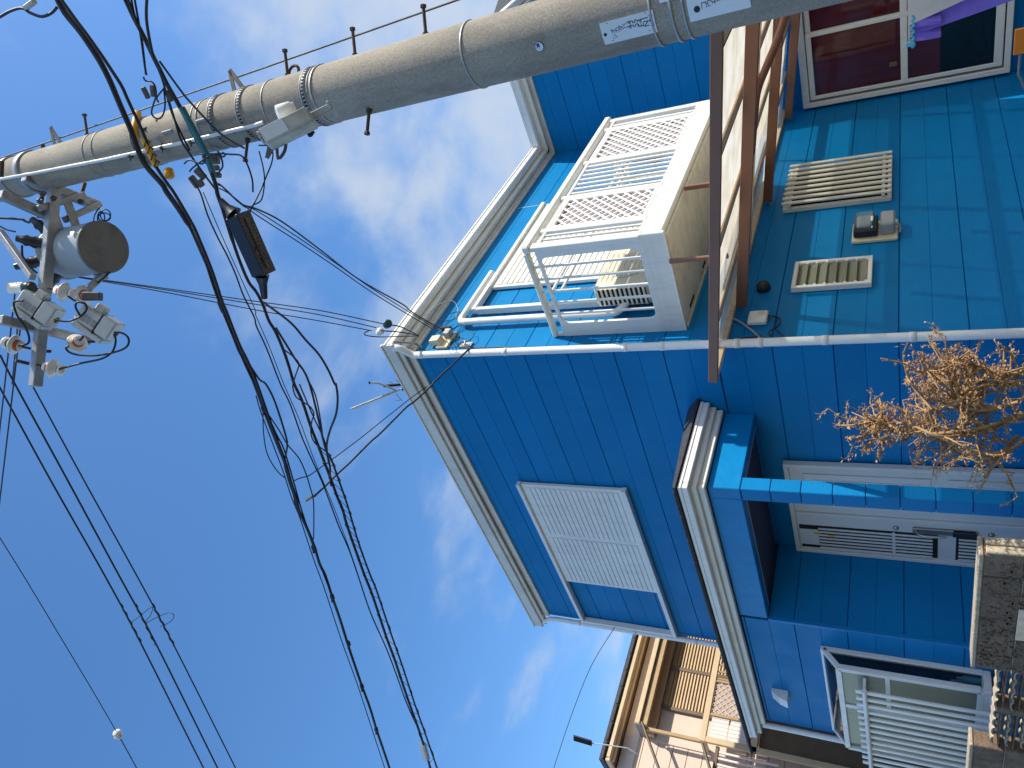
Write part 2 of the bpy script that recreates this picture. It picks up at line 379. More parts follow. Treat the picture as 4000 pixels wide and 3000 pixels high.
for x, y in ((0, 0), (0, HL-.03), (XW, YWE)):   # corner trims
    part('corner_trim', MB().bbox((x-.004, y-.004, .2), (x+.034, y+.034, 6.2), .003), M['bluetrim'], house)
boards(house, 'X', XP, YP1+.03, HL, .2, 3.02, -1)                      # room front
boards(house, 'Y', YP1, XP+.03, -.002, .2, 2.77, -1)                   # recess side wall
part('corner_trim', MB().bbox((XP-.004, YP1-.004, .2), (XP+.034, YP1+.034, ZH-.001), .003), M['bluetrim'], house)
part('room_core', MB().box((XP+.02, YP1+.02, 0), (-.001, HL-.02, 3.05)), M['wcore'], house)
part('side_wall', MB().box((XP, HL-.018, .2), (-.001, HL, 3.02)), M['bluetrim'], house)
# porch header beams, ceiling and post
part('porch_header', MB().bbox((XP, YP0, ZH), (-.002, YP0+.13, 3.03), .006), M['bluetrim'], house)
part('porch_header', MB().bbox((XP+.0015, YP0+.131, ZH), (XP+.13, YP1-.002, 3.03), .006), M['bluetrim'], house)
part('porch_ceiling', MB().box((XP+.131, YP0+.131, 2.80), (-.002, YP1-.002, 2.83)), M['wcore'], house)
part('porch_header_trim', MB().bbox((XP+.131, YP0+.131, ZH+.004), (-.004, YP0+.155, ZH+.03), .003), M['eave'], house)
part('porch_header_trim', MB().bbox((XP+.131, YP0+.156, ZH+.004), (XP+.155, YP1-.005, ZH+.03), .003), M['eave'], house)
post = part('porch_post', MB().box((XP+.012, YP0+.012, 0), (XP+.118, YP0+.118, ZH)), M['wcore'], house)
for k in range(len(ZK)-1):
    a, b = max(.02, ZK[k]), min(ZH, ZK[k+1])
    if b-a > .02: part('siding_board', MB().bbox((XP, YP0, a+.002), (XP+.13, YP0+.137, b-.002), .005), M['blue'], post)
# porch roof: fascia, soffit, slates
OV = .15
def ring(name, x0, y0, y1, z0, z1, th, mt, parent):
    part(name, MB().bbox((x0, y0, z0), (x0+th, y1, z1), .006), M[mt], parent)
    part(name, MB().bbox((x0+th+.001, y0, z0), (-.02, y0+th, z1), .006), M[mt], parent)
X0, Y0, Y1 = XP-OV, YP0-OV, HL+.17
proof = part('porch_roof', MB().add([(X0-.03,Y0-.03,3.225),(0.0,Y0-.03,3.225),(0,Y1,3.225),(X0-.03,Y1,3.225),(X0-.03,Y0-.03,3.245),(-.001,Y0+.12,3.36),(-.001,Y1,3.36),(X0-.03,Y1,3.245),(-.001,Y0-.03,3.245)],
      [(0,3,2,1),(4,8,5),(4,5,6,7),(0,1,8,4),(0,4,7,3),(3,7,6,2)]), M['roof'], house)
for i in range(15):
    y = Y0+.02+i*.31
    part('roof_slate', MB().bbox((X0-.038, y, 3.232), (X0+.02, y+.30, 3.252), .004), M['roof'], proof)
ring('porch_gutter', X0, Y0, Y1, 3.135, 3.214, .055, 'white', house)
ring('porch_gutter_lip', X0-.008, Y0-.008, Y1, 3.185, 3.2155, .014, 'white', house)
ring('porch_fascia', X0+.058, Y0+.058, Y1-.01, 3.085, 3.175, .03, 'eave', house)
ring('porch_soffit_trim', X0+.092, Y0+.092, HL, 3.032, 3.10, .05, 'eave', house)
part('porch_soffit', MB().box((X0+.06, Y0+.06, 3.09), (-.02, Y1-.02, 3.13)), M['eave'], house)
# main eaves
def eave_run(axis, base, ov, u0, u1, tag=''):
    """layers of the eave for a wall on plane `base` whose outside is the negative side"""
    def bx(name, d0, d1, z0, z1, mt, a, b, bev=.005):
        if axis == 'X': part(name, MB().bbox((base-d1, a, z0), (base-d0, b, z1), bev), M[mt], house)
        else: part(name, MB().bbox((a, base-d1, z0), (b, base-d0, z1), bev), M[mt], house)
    return bx
b = eave_run('Y', 0, EB, 0, 0)                 # along face B
XE = XW-EB
b('gutter', EB-.095, EB, 6.19, 6.285, 'white', -EA+.002, XE-.001, .012); b('gutter_lip', EB-.012, EB+.010, 6.265, 6.292, 'white', -EA+.002, XE, .004)
b('fascia', EB-.128, EB-.097, 6.115, 6.25, 'eave', -EA+.03, XE+.12); b('soffit', .0, EB-.13, 6.15, 6.17, 'eave', -EA+.03, XE+.13, .002)
b('frieze', -.0, .036, 6.075, 6.148, 'eave', -.036, XW-.002); b('frieze_strip', .037, .058, 6.11, 6.149, 'eave', -.058, XW-.03)
b = eave_run('X', 0, EA, 0, 0)                 # along face A
b('bargeboard', EA-.03, EA, 6.175, 6.305, 'eave', -EB, HL+.17); b('bargeboard_cap', EA-.03, EA+.012, 6.308, 6.328, 'white', -EB-.004, HL+.19, .004)
b('fascia', EA-.055, EA-.031, 6.125, 6.26, 'eave', -EB+.10, HL+.14); b('soffit', .0, EA-.056, 6.152, 6.172, 'eave', -EB+.102, HL+.13, .002)
b('frieze', -.0, .034, 6.05, 6.146, 'eave', .001, HL)
b = eave_run('X', XW, EB, 0, 0)                # along the wing
b('gutter', EB-.095, EB, 6.19, 6.285, 'white', YWE-EB, -EB+.094, .012); b('gutter_lip', EB-.012, EB+.010, 6.265, 6.292, 'white', YWE-EB, -EB, .004)
b('fascia', EB-.128, EB-.097, 6.115, 6.25, 'eave', YWE-EB+.10, -EB+.10); b('soffit', 0, EB-.13, 6.15, 6.17, 'eave', YWE-EB+.1, -EB+.10, .002)
b('frieze', 0, .036, 6.075, 6.148, 'eave', YWE, -.037)
b = eave_run('Y', YWE, EB, 0, 0)
b('gutter', EB-.095, EB, 6.19, 6.285, 'white', XW-EB+.001, 9.2, .012); b('fascia', EB-.128, EB-.097, 6.115, 6.25, 'eave', XW-EB+.10, 9.2); b('soffit', 0, EB-.13, 6.15, 6.17, 'eave', XW-.1, 9.2, .002)
rb = MB()
rb.add([(-EA+.01,-EB+.06,6.333),(9.2,-EB+.06,6.333),(9.2,HL+.2,6.333),(-EA+.01,HL+.2,6.333),(2.2,2.3,7.35),(6.9,2.3,7.35)],[(0,1,5,4),(1,2,5),(2,3,4,5),(3,0,4),(3,2,1,0)])
rb.add([(XW-EB+.06,YWE-EB+.06,6.331),(9.2,YWE-EB+.06,6.331),(9.2,.5,6.331),(XW-EB+.06,.5,6.331),(6.9,YWE-EB+.06,7.15),(6.9,.9,7.15)],[(0,1,4),(1,2,5,4),(3,0,4,5),(2,3,5),(3,2,1,0)])
part('roof', rb, M['roof'], house)
part('eave_board', MB().box((-EA+.02,-EB+.07,6.295), (9.2,HL+.15,6.3275)), M['wcore'], house)
part('eave_board', MB().box((XW-EB+.07,YWE-EB+.07,6.295), (9.2,-EB+.069,6.3275)), M['wcore'], house)
# downpipes
def downpipe(path, r, sockets, mt='pvc'):
    d = part('downpipe', MB().tube(path, r, 14), M[mt], house)
    for z in sockets:
        p = path[-1].copy(); p.z = z
        for q in range(len(path)-1):
            if path[q].z >= z >= path[q+1].z: tt = (path[q].z-z)/max(1e-6, path[q].z-path[q+1].z); p = path[q].lerp(path[q+1], tt)
        part('pipe_socket', MB().lathe(p-Vector((0,0,.035)), (0,0,1), [(0,r+.0005),(.0,r+.003),(.045,r+.0035),(.05,r+.0005)], 14), M[mt], d)
    return d
downpipe(crv([(-.095,-.175,6.20),(-.09,-.165,6.13),(-.066,-.06,6.03),(-.064,-.052,5.93),(-.064,-.052,5.5),(-.064,-.052,3.2),(-.064,-.052,.15)], 6), .036,
         (5.93, 4.95, 3.75, 3.42, 2.80, 2.62, 2.14, 1.55))
downpipe(crv([(-.07,HL+.10,6.18),(-.06,HL+.05,6.08),(-.05,HL+.02,5.95),(-.05,HL+.02,5.4),(-.05,HL+.02,3.35)], 6), .033, (5.6, 4.8, 4.0))
downpipe(crv([(XP-.05,HL+.03,3.05),(XP-.045,HL+.02,2.9),(XP-.045,HL+.02,1.5),(XP-.045,HL+.02,.1)], 6), .03, (2.2, 1.4))

# ---- face A: closed sliding shutter with its side rails
def shutter(axis, plane, u0, u1, z0, z1, mid, n, rail_u, name, label):
    """slatted storm shutter proud of the wall, rails run on to rail_u"""
    def P(d, u, z): return (plane-d, u, z) if axis == 'X' else (u, plane-d, z)
    def bx(d0, d1, ua, ub, za, zb, bev=.004): return MB().bbox(P(d0, min(ua,ub), za), P(d1, max(ua,ub), zb), bev)
    s = part(name, bx(.012, .052, u0, u1, z0, z1), M['white'], house, label)
    lo, hi = sorted((u0, u1))
    stiles = sorted([lo, mid, hi])
    for ua, ub in ((stiles[0]+.045, stiles[1]-.035), (stiles[1]+.035, stiles[2]-.045)):
        h = (z1-z0-.09)/n
        for i in range(n):
            z = z0+.045+i*h
            mb = MB(); pr = [(.0525, z+.003), (.064, z+.006), (.060, z+h*.80), (.0525, z+h*.97)]
            mb.prism([P(d, ua, zz) for d, zz in pr], Vector(P(0, ub, 0))-Vector(P(0, ua, 0)))
            part('slat', mb, M['white'], s)
    ra, rb_ = min(lo, rail_u)-.01, max(hi, rail_u)+.01
    part('top_rail', bx(.012, .085, ra, rb_, z1+.001, z1+.05), M['white'], house)
    part('bottom_rail', bx(.012, .085, ra, rb_, z0-.055, z0-.001), M['white'], house)
    return s
shutter('X', 0, 1.885, 3.75, 4.27, 5.485, 2.80, 18, 4.66, 'shutter', 'pale grey slatted storm shutter on the shaded upper wall')
part('end_rail', MB().bbox((-.085, 4.615, 4.27), (-.012, 4.662, 5.48), .004), M['white'], house)
# ---- face B: shutter above the balcony, and its rails
shutter('Y', 0, 1.09, 2.93, 3.70, 5.60, 2.0, 27, .66, 'shutter', 'sunlit white slatted shutter behind the balcony')
part('end_rail', MB().bbox((.635, -.085, 3.70), (.685, -.012, 5.59), .004), M['white'], house)
duct = part('pipe_duct', MB().tube(crv([(1.36,-.075,5.70),(1.25,-.075,5.70),(.62,-.075,5.70),(.47,-.075,5.69),(.435,-.075,5.62),(.435,-.075,5.5),(.435,-.075,4.6),(.435,-.075,4.05),(.45,-.08,3.95),(.52,-.12,3.87)], 5), .036, 10), M['pvc'], house)

# ---- entrance door
D0, D1, DZ0, DZ1 = 1.355, 2.625, .24, 2.59
dr = part('door', MB().box((-.05, D0+.04, DZ0), (-.02, D1-.04, DZ1-.045)), M['door'], house, 'off white front door with a slotted glazed side panel')
for a, b in (((-.075,D0,DZ0),(-.016,D0+.045,DZ1)), ((-.075,D1-.045,DZ0),(-.016,D1,DZ1)), ((-.075,D0+.046,DZ1-.045),(-.016,D1-.046,DZ1))):
    part('door_frame', MB().bbox(a, b, .005), M['door'], dr)
part('door_frame', MB().bbox((-.07,2.02,DZ0),(-.0505,2.065,DZ1-.05), .005), M['door'], dr)
for z0, z1 in ((1.42, 2.43), (.45, 1.30)):
    part('raised_panel', MB().bbox((-.062,D0+.13,z0),(-.0505,1.93,z1), .010), M['door'], dr)
    part('raised_panel', MB().bbox((-.070,D0+.20,z0+.08),(-.0625,1.86,z1-.08), .006), M['door'], dr)
# slotted grille of the side panel: dark glass behind, pale bars in front
part('dark_glass', MB().box((-.0535,2.22,1.36),(-.0508,2.56,2.53)), M['dark'], dr)
part('dark_glass', MB().box((-.0535,2.22,.55),(-.0508,2.56,1.22)), M['dark'], dr)
for z0, z1 in ((1.40,2.36), (.55,1.20)):
    for y in (2.245,2.292,2.340,2.388,2.436,2.484,2.532):
        part('grille_bar', MB().bbox((-.066,y,z0),(-.054,y+.022,z1), .004), M['door'], dr)
    part('grille_rail', MB().bbox((-.067,2.23,z0+.30),(-.0535,2.55,z0+.325), .003), M['door'], dr)
part('grille_head', MB().bbox((-.066,2.275,2.36),(-.054,2.505,2.535), .004), M['door'], dr)
part('door_handle', MB().tube(crv([(-.06,2.163,1.54),(-.12,2.163,1.50),(-.125,2.163,1.36),(-.12,2.163,1.30)],4), .012, 8).bbox((-.075,2.13,1.06),(-.055,2.20,1.56),.008), M['chrome'], dr)
part('intercom', MB().bbox((-.088,2.13,1.07),(-.055,2.20,1.25),.006), M['blackglossy'], dr)
for z in (1.694, .962): part('lock', MB().lathe((-.052,2.16,z),(-1,0,0),[(0,.024),(.012,.024),(.018,.018),(.02,.006)],16), M['chrome'], dr)
for z in (2.45, 1.96, 1.50): part('hinge', MB().bbox((-.062,D0+.05,z-.055),(-.0505,D0+.062,z+.055),.002), M['chrome'], dr)
for z0, y in ((2.34,2.30),(2.22,2.33)): part('sticker', MB().box((-.0685,y,z0),(-.067,y+.03,z0+.06)), M['yellow'], dr)

# ---- bay window with its grille
BX, BY0, BY1, BZ0, BZ1, BZT = -1.09, 2.955, 4.55, 1.045, 2.17, 2.31
bay = part('bay_window', MB().bbox((BX, BY0, .985), (XP-.002, BY1, BZ0), .006), M['white'], house, 'white bay window behind a barred grille')
def frame(pts, w, mt='white', nm='window_frame'):
    for i in range(len(pts)):
        a, b2 = Vector(pts[i]), Vector(pts[(i+1) % len(pts)])
        part(nm, MB().bar(a, b2, w, w, (0,0,1), .004), M[mt], bay)
F = lambda y, z: (BX+.022, y, z); Bk = lambda y, z: (XP-.022, y, z)
frame([F(BY0+.022,BZ0+.02), F(BY0+.022,BZ1), F(BY1-.022,BZ1), F(BY1-.022,BZ0+.02)], .05)
for y in (BY0+.022, BY1-.022):
    part('window_frame', MB().bar(F(y,BZ1), Bk(y,BZT), .045, .045, (0,0,1), .004), M['white'], bay)
    part('window_frame', MB().bar(Bk(y,BZ0), Bk(y,BZT), .045, .045, (1,0,0), .004), M['white'], bay)
part('window_frame', MB().bar(Bk(BY0,BZT), Bk(BY1,BZT), .045, .045, (0,0,1), .004), M['white'], bay)
part('window_frame', MB().bbox((BX+.006,3.62,BZ0),(BX+.05,3.68,BZ1),.004), M['white'], bay)
part('window_frame', MB().bbox((BX+.004,BY0+.05,1.75),(BX+.045,3.62,1.79),.004), M['white'], bay)
part('pane', MB().box((BX+.018,BY0+.045,BZ0+.03),(BX+.024,3.62,BZ1-.02)), M['glassfrost'], bay)
part('pane', MB().box((BX+.026,3.68,BZ0+.03),(BX+.032,BY1-.045,BZ1-.02)), M['glassfrost'], bay)
part('pane', MB().prism([(BX+.045,BY0+.02,BZ0+.01),(XP-.045,BY0+.02,BZ0+.01),(XP-.045,BY0+.02,BZT-.03),(BX+.045,BY0+.02,BZ1-.01)],(0,.005,0)), M['glass'], bay)
part('pane', MB().prism([(BX+.03,BY0+.04,BZ1+.012),(XP-.03,BY0+.04,BZT+.010),(XP-.03,BY0+.04,BZT+.016),(BX+.03,BY0+.04,BZ1+.018)],(0,BY1-BY0-.08,0)), M['glass'], bay)
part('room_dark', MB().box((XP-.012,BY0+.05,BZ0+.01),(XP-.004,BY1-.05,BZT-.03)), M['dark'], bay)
part('inner_sill', MB().box((BX+.06,BY0+.05,BZ0+.001),(XP-.013,BY1-.05,BZ0+.012)), M['white'], bay)
part('bottle', MB().lathe((-.96,3.02,BZ0+.013),(0,0,1),[(0,.03),(.12,.03),(.15,.013),(.18,.013)],12), M['skyclip'], bay)
part('bottle', MB().lathe((-.95,3.11,BZ0+.013),(0,0,1),[(0,.035),(.16,.035),(.19,.016),(.22,.016)],12), M['grey'], bay)
part('bottle', MB().lathe((-.96,3.20,BZ0+.013),(0,0,1),[(0,.028),(.20,.028),(.23,.012),(.25,.012)],12), M['white'], bay)
for i in range(13):
    y = 3.09+i*.118
    part('grille_bar', MB().bbox((BX-.118,y,.92),(BX-.098,y+.042,2.03),.004), M['white'], bay)
for z in (1.955, .99): part('grille_rail', MB().tube([(BX-.128,3.05,z),(BX-.128,4.62,z)], .021, 10), M['white'], bay)
for y in (3.06, 4.56):
    for z in (1.955, .99): part('grille_bracket', MB().bbox((BX-.118,y-.012,z-.012),(BX+.002,y+.012,z+.012),.003), M['white'], bay)
# ---- vent hood left of the porch
hood = MB(); prof = [(0,0),(0,.165),(-.03,.165),(-.09,.085),(-.115,.0),(-.105,0)]
hood.prism([(XP+.0+p[0], 3.95, 2.722+p[1]) for p in prof], (0,.15,0)); part('vent_hood', hood, M['white'], house, 'small white vent hood on the wall above the bay window')

# ---- face B ground floor: louvre, barred window, box, pipe vent
lv = part('louvre_window', MB().box((.70,-.012,1.86),(1.055,-.002,2.43)), M['dark'], house, 'white framed glass louvre window')
for a, b in (((.672,-.055,1.83),(.706,-.002,2.452)),((1.05,-.055,1.83),(1.084,-.002,2.452)),((.707,-.055,2.418),(1.049,-.002,2.452)),((.707,-.055,1.83),(1.049,-.002,1.864))):
    part('window_frame', MB().bbox(a, b, .005), M['white'], lv)
for i in range(7):
    z = 1.868+i*.0785
    part('pane', MB().prism([(.712,-.05,z),(.712,-.046,z-.002),(.712,-.016,z+.078),(.712,-.020,z+.080)],(.332,0,0)), M['glassfrost'], lv)
    part('pane_clip', MB().bbox((.708,-.054,z-.004),(.722,-.018,z+.016),.002), M['white'], lv)
    part('pane_clip', MB().bbox((1.034,-.054,z-.004),(1.048,-.018,z+.016),.002), M['white'], lv)
gw = part('barred_window', MB().box((2.12,-.012,1.74),(2.89,-.002,2.63)), M['dark'], house, 'barred window with cream vertical bars')
for a, b in (((2.07,-.05,1.70),(2.11,-.002,2.665)),((2.885,-.05,1.70),(2.925,-.002,2.665)),((2.111,-.05,2.63),(2.884,-.002,2.665)),((2.111,-.05,1.70),(2.884,-.002,1.735))):
    part('window_frame', MB().bbox(a, b, .005), M['whitewarm'], gw)
part('pane', MB().box((2.112,-.022,1.737),(2.883,-.016,2.628)), M['glass'], gw)
for i in range(9):
    x = 2.075+i*.1005
    part('grille_bar', MB().bbox((x,-.105,1.70),(x+.042,-.085,2.67),.005), M['whitewarm'], gw)
for z in (2.60, 1.77): part('grille_rail', MB().bbox((2.06,-.084,z-.015),(2.93,-.064,z+.015),.003), M['whitewarm'], gw)
for x in (2.10, 2.88):
    for z in (2.60, 1.77): part('grille_bracket', MB().bbox((x-.01,-.064,z-.01),(x+.01,-.05,z+.01),.002), M['whitewarm'], gw)
part('pipe_vent', MB().lathe((.76,-.002,2.69),(0,-1,0),[(0,.06),(.03,.06),(.06,.05),(.075,.03),(.08,.0)],20), M['blackglossy'], house, 'round black pipe vent low on the sunlit wall')
part('conduit', MB().tube(crv([(.34,-.014,2.92),(.30,-.018,2.85),(.24,-.016,2.79),(.14,-.016,2.70),(.03,-.03,2.63)],5), .009, 8), M['grey'], house)
part('caulk_line', MB().box((3.03,-.0035,4.6),(3.036,.0,6.07)), M['eave'], house)

# ---- tall sliding window of the wing
ww = part('sliding_window', MB().box((XW-.03,-1.72,.60),(XW-.004,-.06,2.66)), M['dark'], house, 'tall white framed sliding window with dark red curtain under the terrace roof')
for a, b in (((-.035,.585),(-.095,2.68)),((-1.62,.585),(-1.68,2.68)),((-.0955,2.60),(-1.619,2.68)),((-.0955,.585),(-1.619,.645))):
    part('window_frame', MB().bbox((XW-.12,min(a[0],b[0]),a[1]),(XW-.004,max(a[0],b[0]),b[1]),.006), M['white'], ww)
for y0, y1, d in ((-.125,-.90,.085), (-.86,-1.60,.055)):
    for a, b in (((y0,.66),(y0-.045,2.59)),((y1+.045,.66),(y1,2.59)),((y0-.0455,2.53),(y1+.0455,2.59)),((y0-.0455,1.555),(y1+.0455,1.625)),((y0-.0455,.66),(y1+.0455,.74))):
        part('sash_frame', MB().bbox((XW-d-.03,min(a[0],b[0]),a[1]),(XW-d,max(a[0],b[0]),b[1]),.005), M['white'], ww)
    part('pane', MB().box((XW-d-.018,y1+.045,.74),(XW-d-.012,y0-.045,2.53)), M['glass'], ww)
cu = MB(); n = 60
for za, zb in ((1.24,2.58),):
    V = []; Fc = []
    for i in range(n+1):
        y = -.10-1.5*i/n; x = XW-.042+.006*math.sin(i*1.3)+.004*math.sin(i*.47)
        V += [(x,y,za),(x,y,zb)]
    for i in range(n): Fc.append((2*i,2*i+2,2*i+3,2*i+1))
    cu.add(V, Fc, True)
part('curtain', cu, M['curtain'], ww, 'dark red curtain behind the glass')
part('sash_lock', MB().bbox((XW-.128,-.40,1.66),(XW-.116,-.35,1.74),.004), M['bronzedark'], ww)

# ================================================================ balcony (a part of the house)
bal = part('balcony', MB().bbox((.21,-.985,3.285),(2.86,-.005,3.33),.004), M['cream'], house, 'white aluminium balcony with lattice panels on the sunlit wall')
BXL, BXR, BYF = .205, 2.866, -.99
nb = 14
for i in range(nb):                              # underside boards, joints dark and recessed
    x0 = .25+i*(2.57/nb)
    part('floor_board', MB().bbox((x0+.004,BYF+.055,3.262),(x0+2.57/nb-.004,-.045,3.2845),.006), M['cream'], bal)
part('front_beam', MB().bbox((BXL+.03,BYF,3.283),(BXR,BYF+.05,3.468),.012), M['white'], bal)
part('edge_trim', MB().bbox((.245,-.04,3.252),(2.85,-.004,3.2845),.004), M['cream'], bal)
for i in range(4):
    part('drain_slot', MB().bbox((.42+i*.62,-.115,3.2575),(.60+i*.62,-.085,3.2615),.001), M['dark'], bal)
part('top_rail', MB().bbox((BXL-.03,BYF-.02,4.46),(BXR+.03,BYF+.055,4.535),.014), M['white'], bal)
part('front_rail', MB().bbox((.25,BYF+.008,4.385),(2.82,BYF+.036,4.42),.005), M['white'], bal)
part('front_rail', MB().bbox((.25,BYF+.006,3.469),(2.82,BYF+.036,3.492),.004), M['white'], bal)
for x0, x1 in ((BXL-.02,.268),(.455,.508),(1.05,1.105),(1.775,1.835),(2.56,2.61),(2.79,2.85)):
    part('balcony_post', MB().bbox((x0,BYF+.002,3.469),(x1,BYF+.05,4.459),.006), M['white'], bal)
for x in (.325,.395): part('rail_bar', MB().bbox((x,BYF+.012,3.493),(x+.02,BYF+.032,4.384),.004), M['white'], bal)
for i in range(7): 
    x = 1.155+i*.092
    part('rail_bar', MB().bbox((x,BYF+.012,3.493),(x+.026,BYF+.034,4.384),.004), M['white'], bal)
part('rail_bar', MB().bbox((2.67,BYF+.012,3.493),(2.70,BYF+.034,4.384),.004), M['white'], bal)
def clip_seg(p, d, x0, x1, z0, z1):
    t0, t1 = -1e9, 1e9
    for c, dd, lo, hi in ((p[0], d[0], x0, x1), (p[1], d[1], z0, z1)):
        a, b2 = (lo-c)/dd, (hi-c)/dd; t0 = max(t0, min(a, b2)); t1 = min(t1, max(a, b2))
    return (t0, t1) if t1-t0 > .03 else None
for x0, x1 in ((.508,1.05),(1.835,2.56)):
    lp = part('lattice_panel', MB().box((x0+.02,BYF+.040,3.50),(x1-.02,BYF+.046,4.375)), M['mauve'], bal, 'diamond lattice over a mauve frosted sheet')
    for a, b in (((x0+.002,3.494),(x0+.035,4.383)),((x1-.035,3.494),(x1-.002,4.383)),((x0+.036,4.35),(x1-.036,4.383)),((x0+.036,3.494),(x1-.036,3.525))):
        part('panel_frame', MB().bbox((a[0],BYF+.006,a[1]),(b[0],BYF+.038,b[1]),.005), M['white'], lp)
    ax0, ax1, az0, az1 = x0+.035, x1-.035, 3.525, 4.35
    for sg, yy in ((1, BYF+.014), (-1, BYF+.024)):
        k = -12
        while k < 24:
            p = (ax0+k*.098, az0 if sg > 0 else az1); d = (.70, .714*sg)
            c = clip_seg(p, d, ax0, ax1, az0, az1); k += 1
            if not c: continue
            a = (p[0]+d[0]*c[0], yy, p[1]+d[1]*c[0]); b2 = (p[0]+d[0]*c[1], yy, p[1]+d[1]*c[1])
            part('lattice_strip', MB().bar(a, b2, .009, .02, (0,1,0) if False else (d[1]*-1,0,d[0]), .002), M['white'], lp)
# side towards the corner: ribbed panel with a big rounded opening and upright bars
def rounded(y0, y1, z0, z1, r, n=6):
    P = []
    for cy, cz, a0 in ((y1-r,z1-r,0),(y0+r,z1-r,90),(y0+r,z0+r,180),(y1-r,z0+r,270)):
        for i in range(n+1):
            a = rad(a0+90*i/n); P.append((cy+r*math.cos(a), cz+r*math.sin(a)))
    return P
def holed_plate(x0, x1, outer, holes_pts):
    """plate in the YZ plane: rectangle outer with one rounded hole, stitched ring by ring"""
    y0, y1, z0, z1 = outer; mb = MB(); H = holes_pts; n = len(H); O = []
    cy, cz = sum(p[0] for p in H)/n, sum(p[1] for p in H)/n
    for p in H:
        dy, dz = p[0]-cy, p[1]-cz; t = 1e9
        if dy > 1e-9: t = min(t, (y1-cy)/dy)
        if dy < -1e-9: t = min(t, (y0-cy)/dy)
        if dz > 1e-9: t = min(t, (z1-cz)/dz)
        if dz < -1e-9: t = min(t, (z0-cz)/dz)
        O.append((cy+dy*t, cz+dz*t))
    V = [(x, *p) for x in (x0, x1) for ring_ in (H, O) for p in ring_]; F_ = []
    for i in range(n):
        j = (i+1) % n
        F_ += [(i, n+i, n+j, j), (2*n+i, 2*n+j, 3*n+j, 3*n+i), (i, j, 2*n+j, 2*n+i), (n+i, 3*n+i, 3*n+j, n+j)]
    V2 = [(x0,y0,z0),(x0,y0,z1),(x0,y1,z0),(x0,y1,z1),(x1,y0,z0),(x1,y0,z1),(x1,y1,z0),(x1,y1,z1)]
    mb.add(V, F_)
    for (yc, zc) in ((y0,z0),(y0,z1),(y1,z0),(y1,z1)):      # corner triangles left by the radial stitch
        best = sorted(range(n), key=lambda i: (O[i][0]-yc)**2+(O[i][1]-zc)**2)
        i = best[0]; cand = [(i, (i+1) % n), ((i-1) % n, i)]
        for a, b2 in cand:
            pa, pb = O[a], O[b2]
            if abs(pa[0]-pb[0]) > 1e-6 and abs(pa[1]-pb[1]) > 1e-6:
                mb.add([(x0,*pa),(x0,*pb),(x0,yc,zc),(x1,*pa),(x1,*pb),(x1,yc,zc)], [(0,1,2),(3,5,4)])
    return mb
SIDE = (BYF+.004, -.004, 3.265, 4.432)
hole = rounded(-.868, -.15, 3.50, 4.405, .07)
part('side_panel', holed_plate(BXL, BXL+.028, SIDE, hole), M['white'], bal, 'ribbed white end panel with a rounded opening')
for i in range(12):                              # fine ribs below the opening
    z = 3.285+i*.0175; part('rib', MB().bbox((BXL-.004,-.97,z),(BXL-.0005,-.02,z+.012),.002), M['white'], bal)
part('side_top_rail', MB().bbox((BXL-.02,BYF+.056,4.495),(BXL+.045,-.004,4.545),.012), M['whitewarm'], bal)
part('balcony_post', MB().bbox((BXL-.004,-.045,4.433),(BXL+.03,-.006,4.494),.004), M['white'], bal)
for y in (-.77,-.64,-.506,-.38,-.254):
    part('rail_bar', MB().bbox((BXL+.006,y-.011,3.49),(BXL+.024,y+.011,4.494),.003), M['white'], bal)
part('front_corner', MB().bbox((BXL-.004,BYF-.002,3.262),(BXL+.029,BYF+.03,4.459),.010), M['white'], bal)
part('side_panel_far', holed_plate(BXR-.028, BXR, SIDE, hole), M['white'], bal)
for y in (-.77,-.51,-.254): part('rail_bar', MB().bbox((BXR-.024,y-.011,3.49),(BXR-.006,y+.011,4.494),.003), M['white'], bal)
part('side_top_rail', MB().bbox((BXR-.045,BYF+.056,4.495),(BXR+.02,-.004,4.545),.012), M['white'], bal)
pz_ = [PY(2200+a/3.318, 480+b/3.318, -.5) for a, b in ((720,625),(820,610))]
for p_ in pz_: part('drying_pole', MB().tube([(BXL+.03,-.5,p_.z),(BXR-.03,-.5,p_.z)], .014, 8), M['white'], bal)

# ---- things on the house
ac = thing('air_conditioner', 'cream outdoor air conditioner unit standing inside the balcony end', 'air conditioner', (.9,-.2,3.34))
part('casing', MB().bbox((.50,-.325,3.62),(1.28,-.095,4.155),.03), M['acw'], ac)
for x_ in (.60, 1.14): part('stand', MB().bbox((x_,-.31,3.335),(x_+.04,-.11,3.619),.004), M['grey'], ac)
for i in range(11):                              # fin grille of the end towards the corner
    part('grille_fin', MB().bbox((.488,-.30,3.655+i*.045),(.4995,-.12,3.676+i*.045),.002), M['acw'], ac)
part('coil', MB().box((.4935,-.295,3.645),(.4985,-.125,4.13)), M['dark'], ac)
fan = part('fan_grille', MB().lathe((.84,-.326,3.885),(0,-1,0),[(0,.20),(.012,.20),(.016,.185),(.016,.05),(.02,.03),(.02,0)],24), M['acw'], ac)
for i in range(10): part('grille_ring', MB().bbox((.60,-.352,3.66+i*.05),(1.08,-.347,3.665+i*.05),.001), M['acw'], fan)

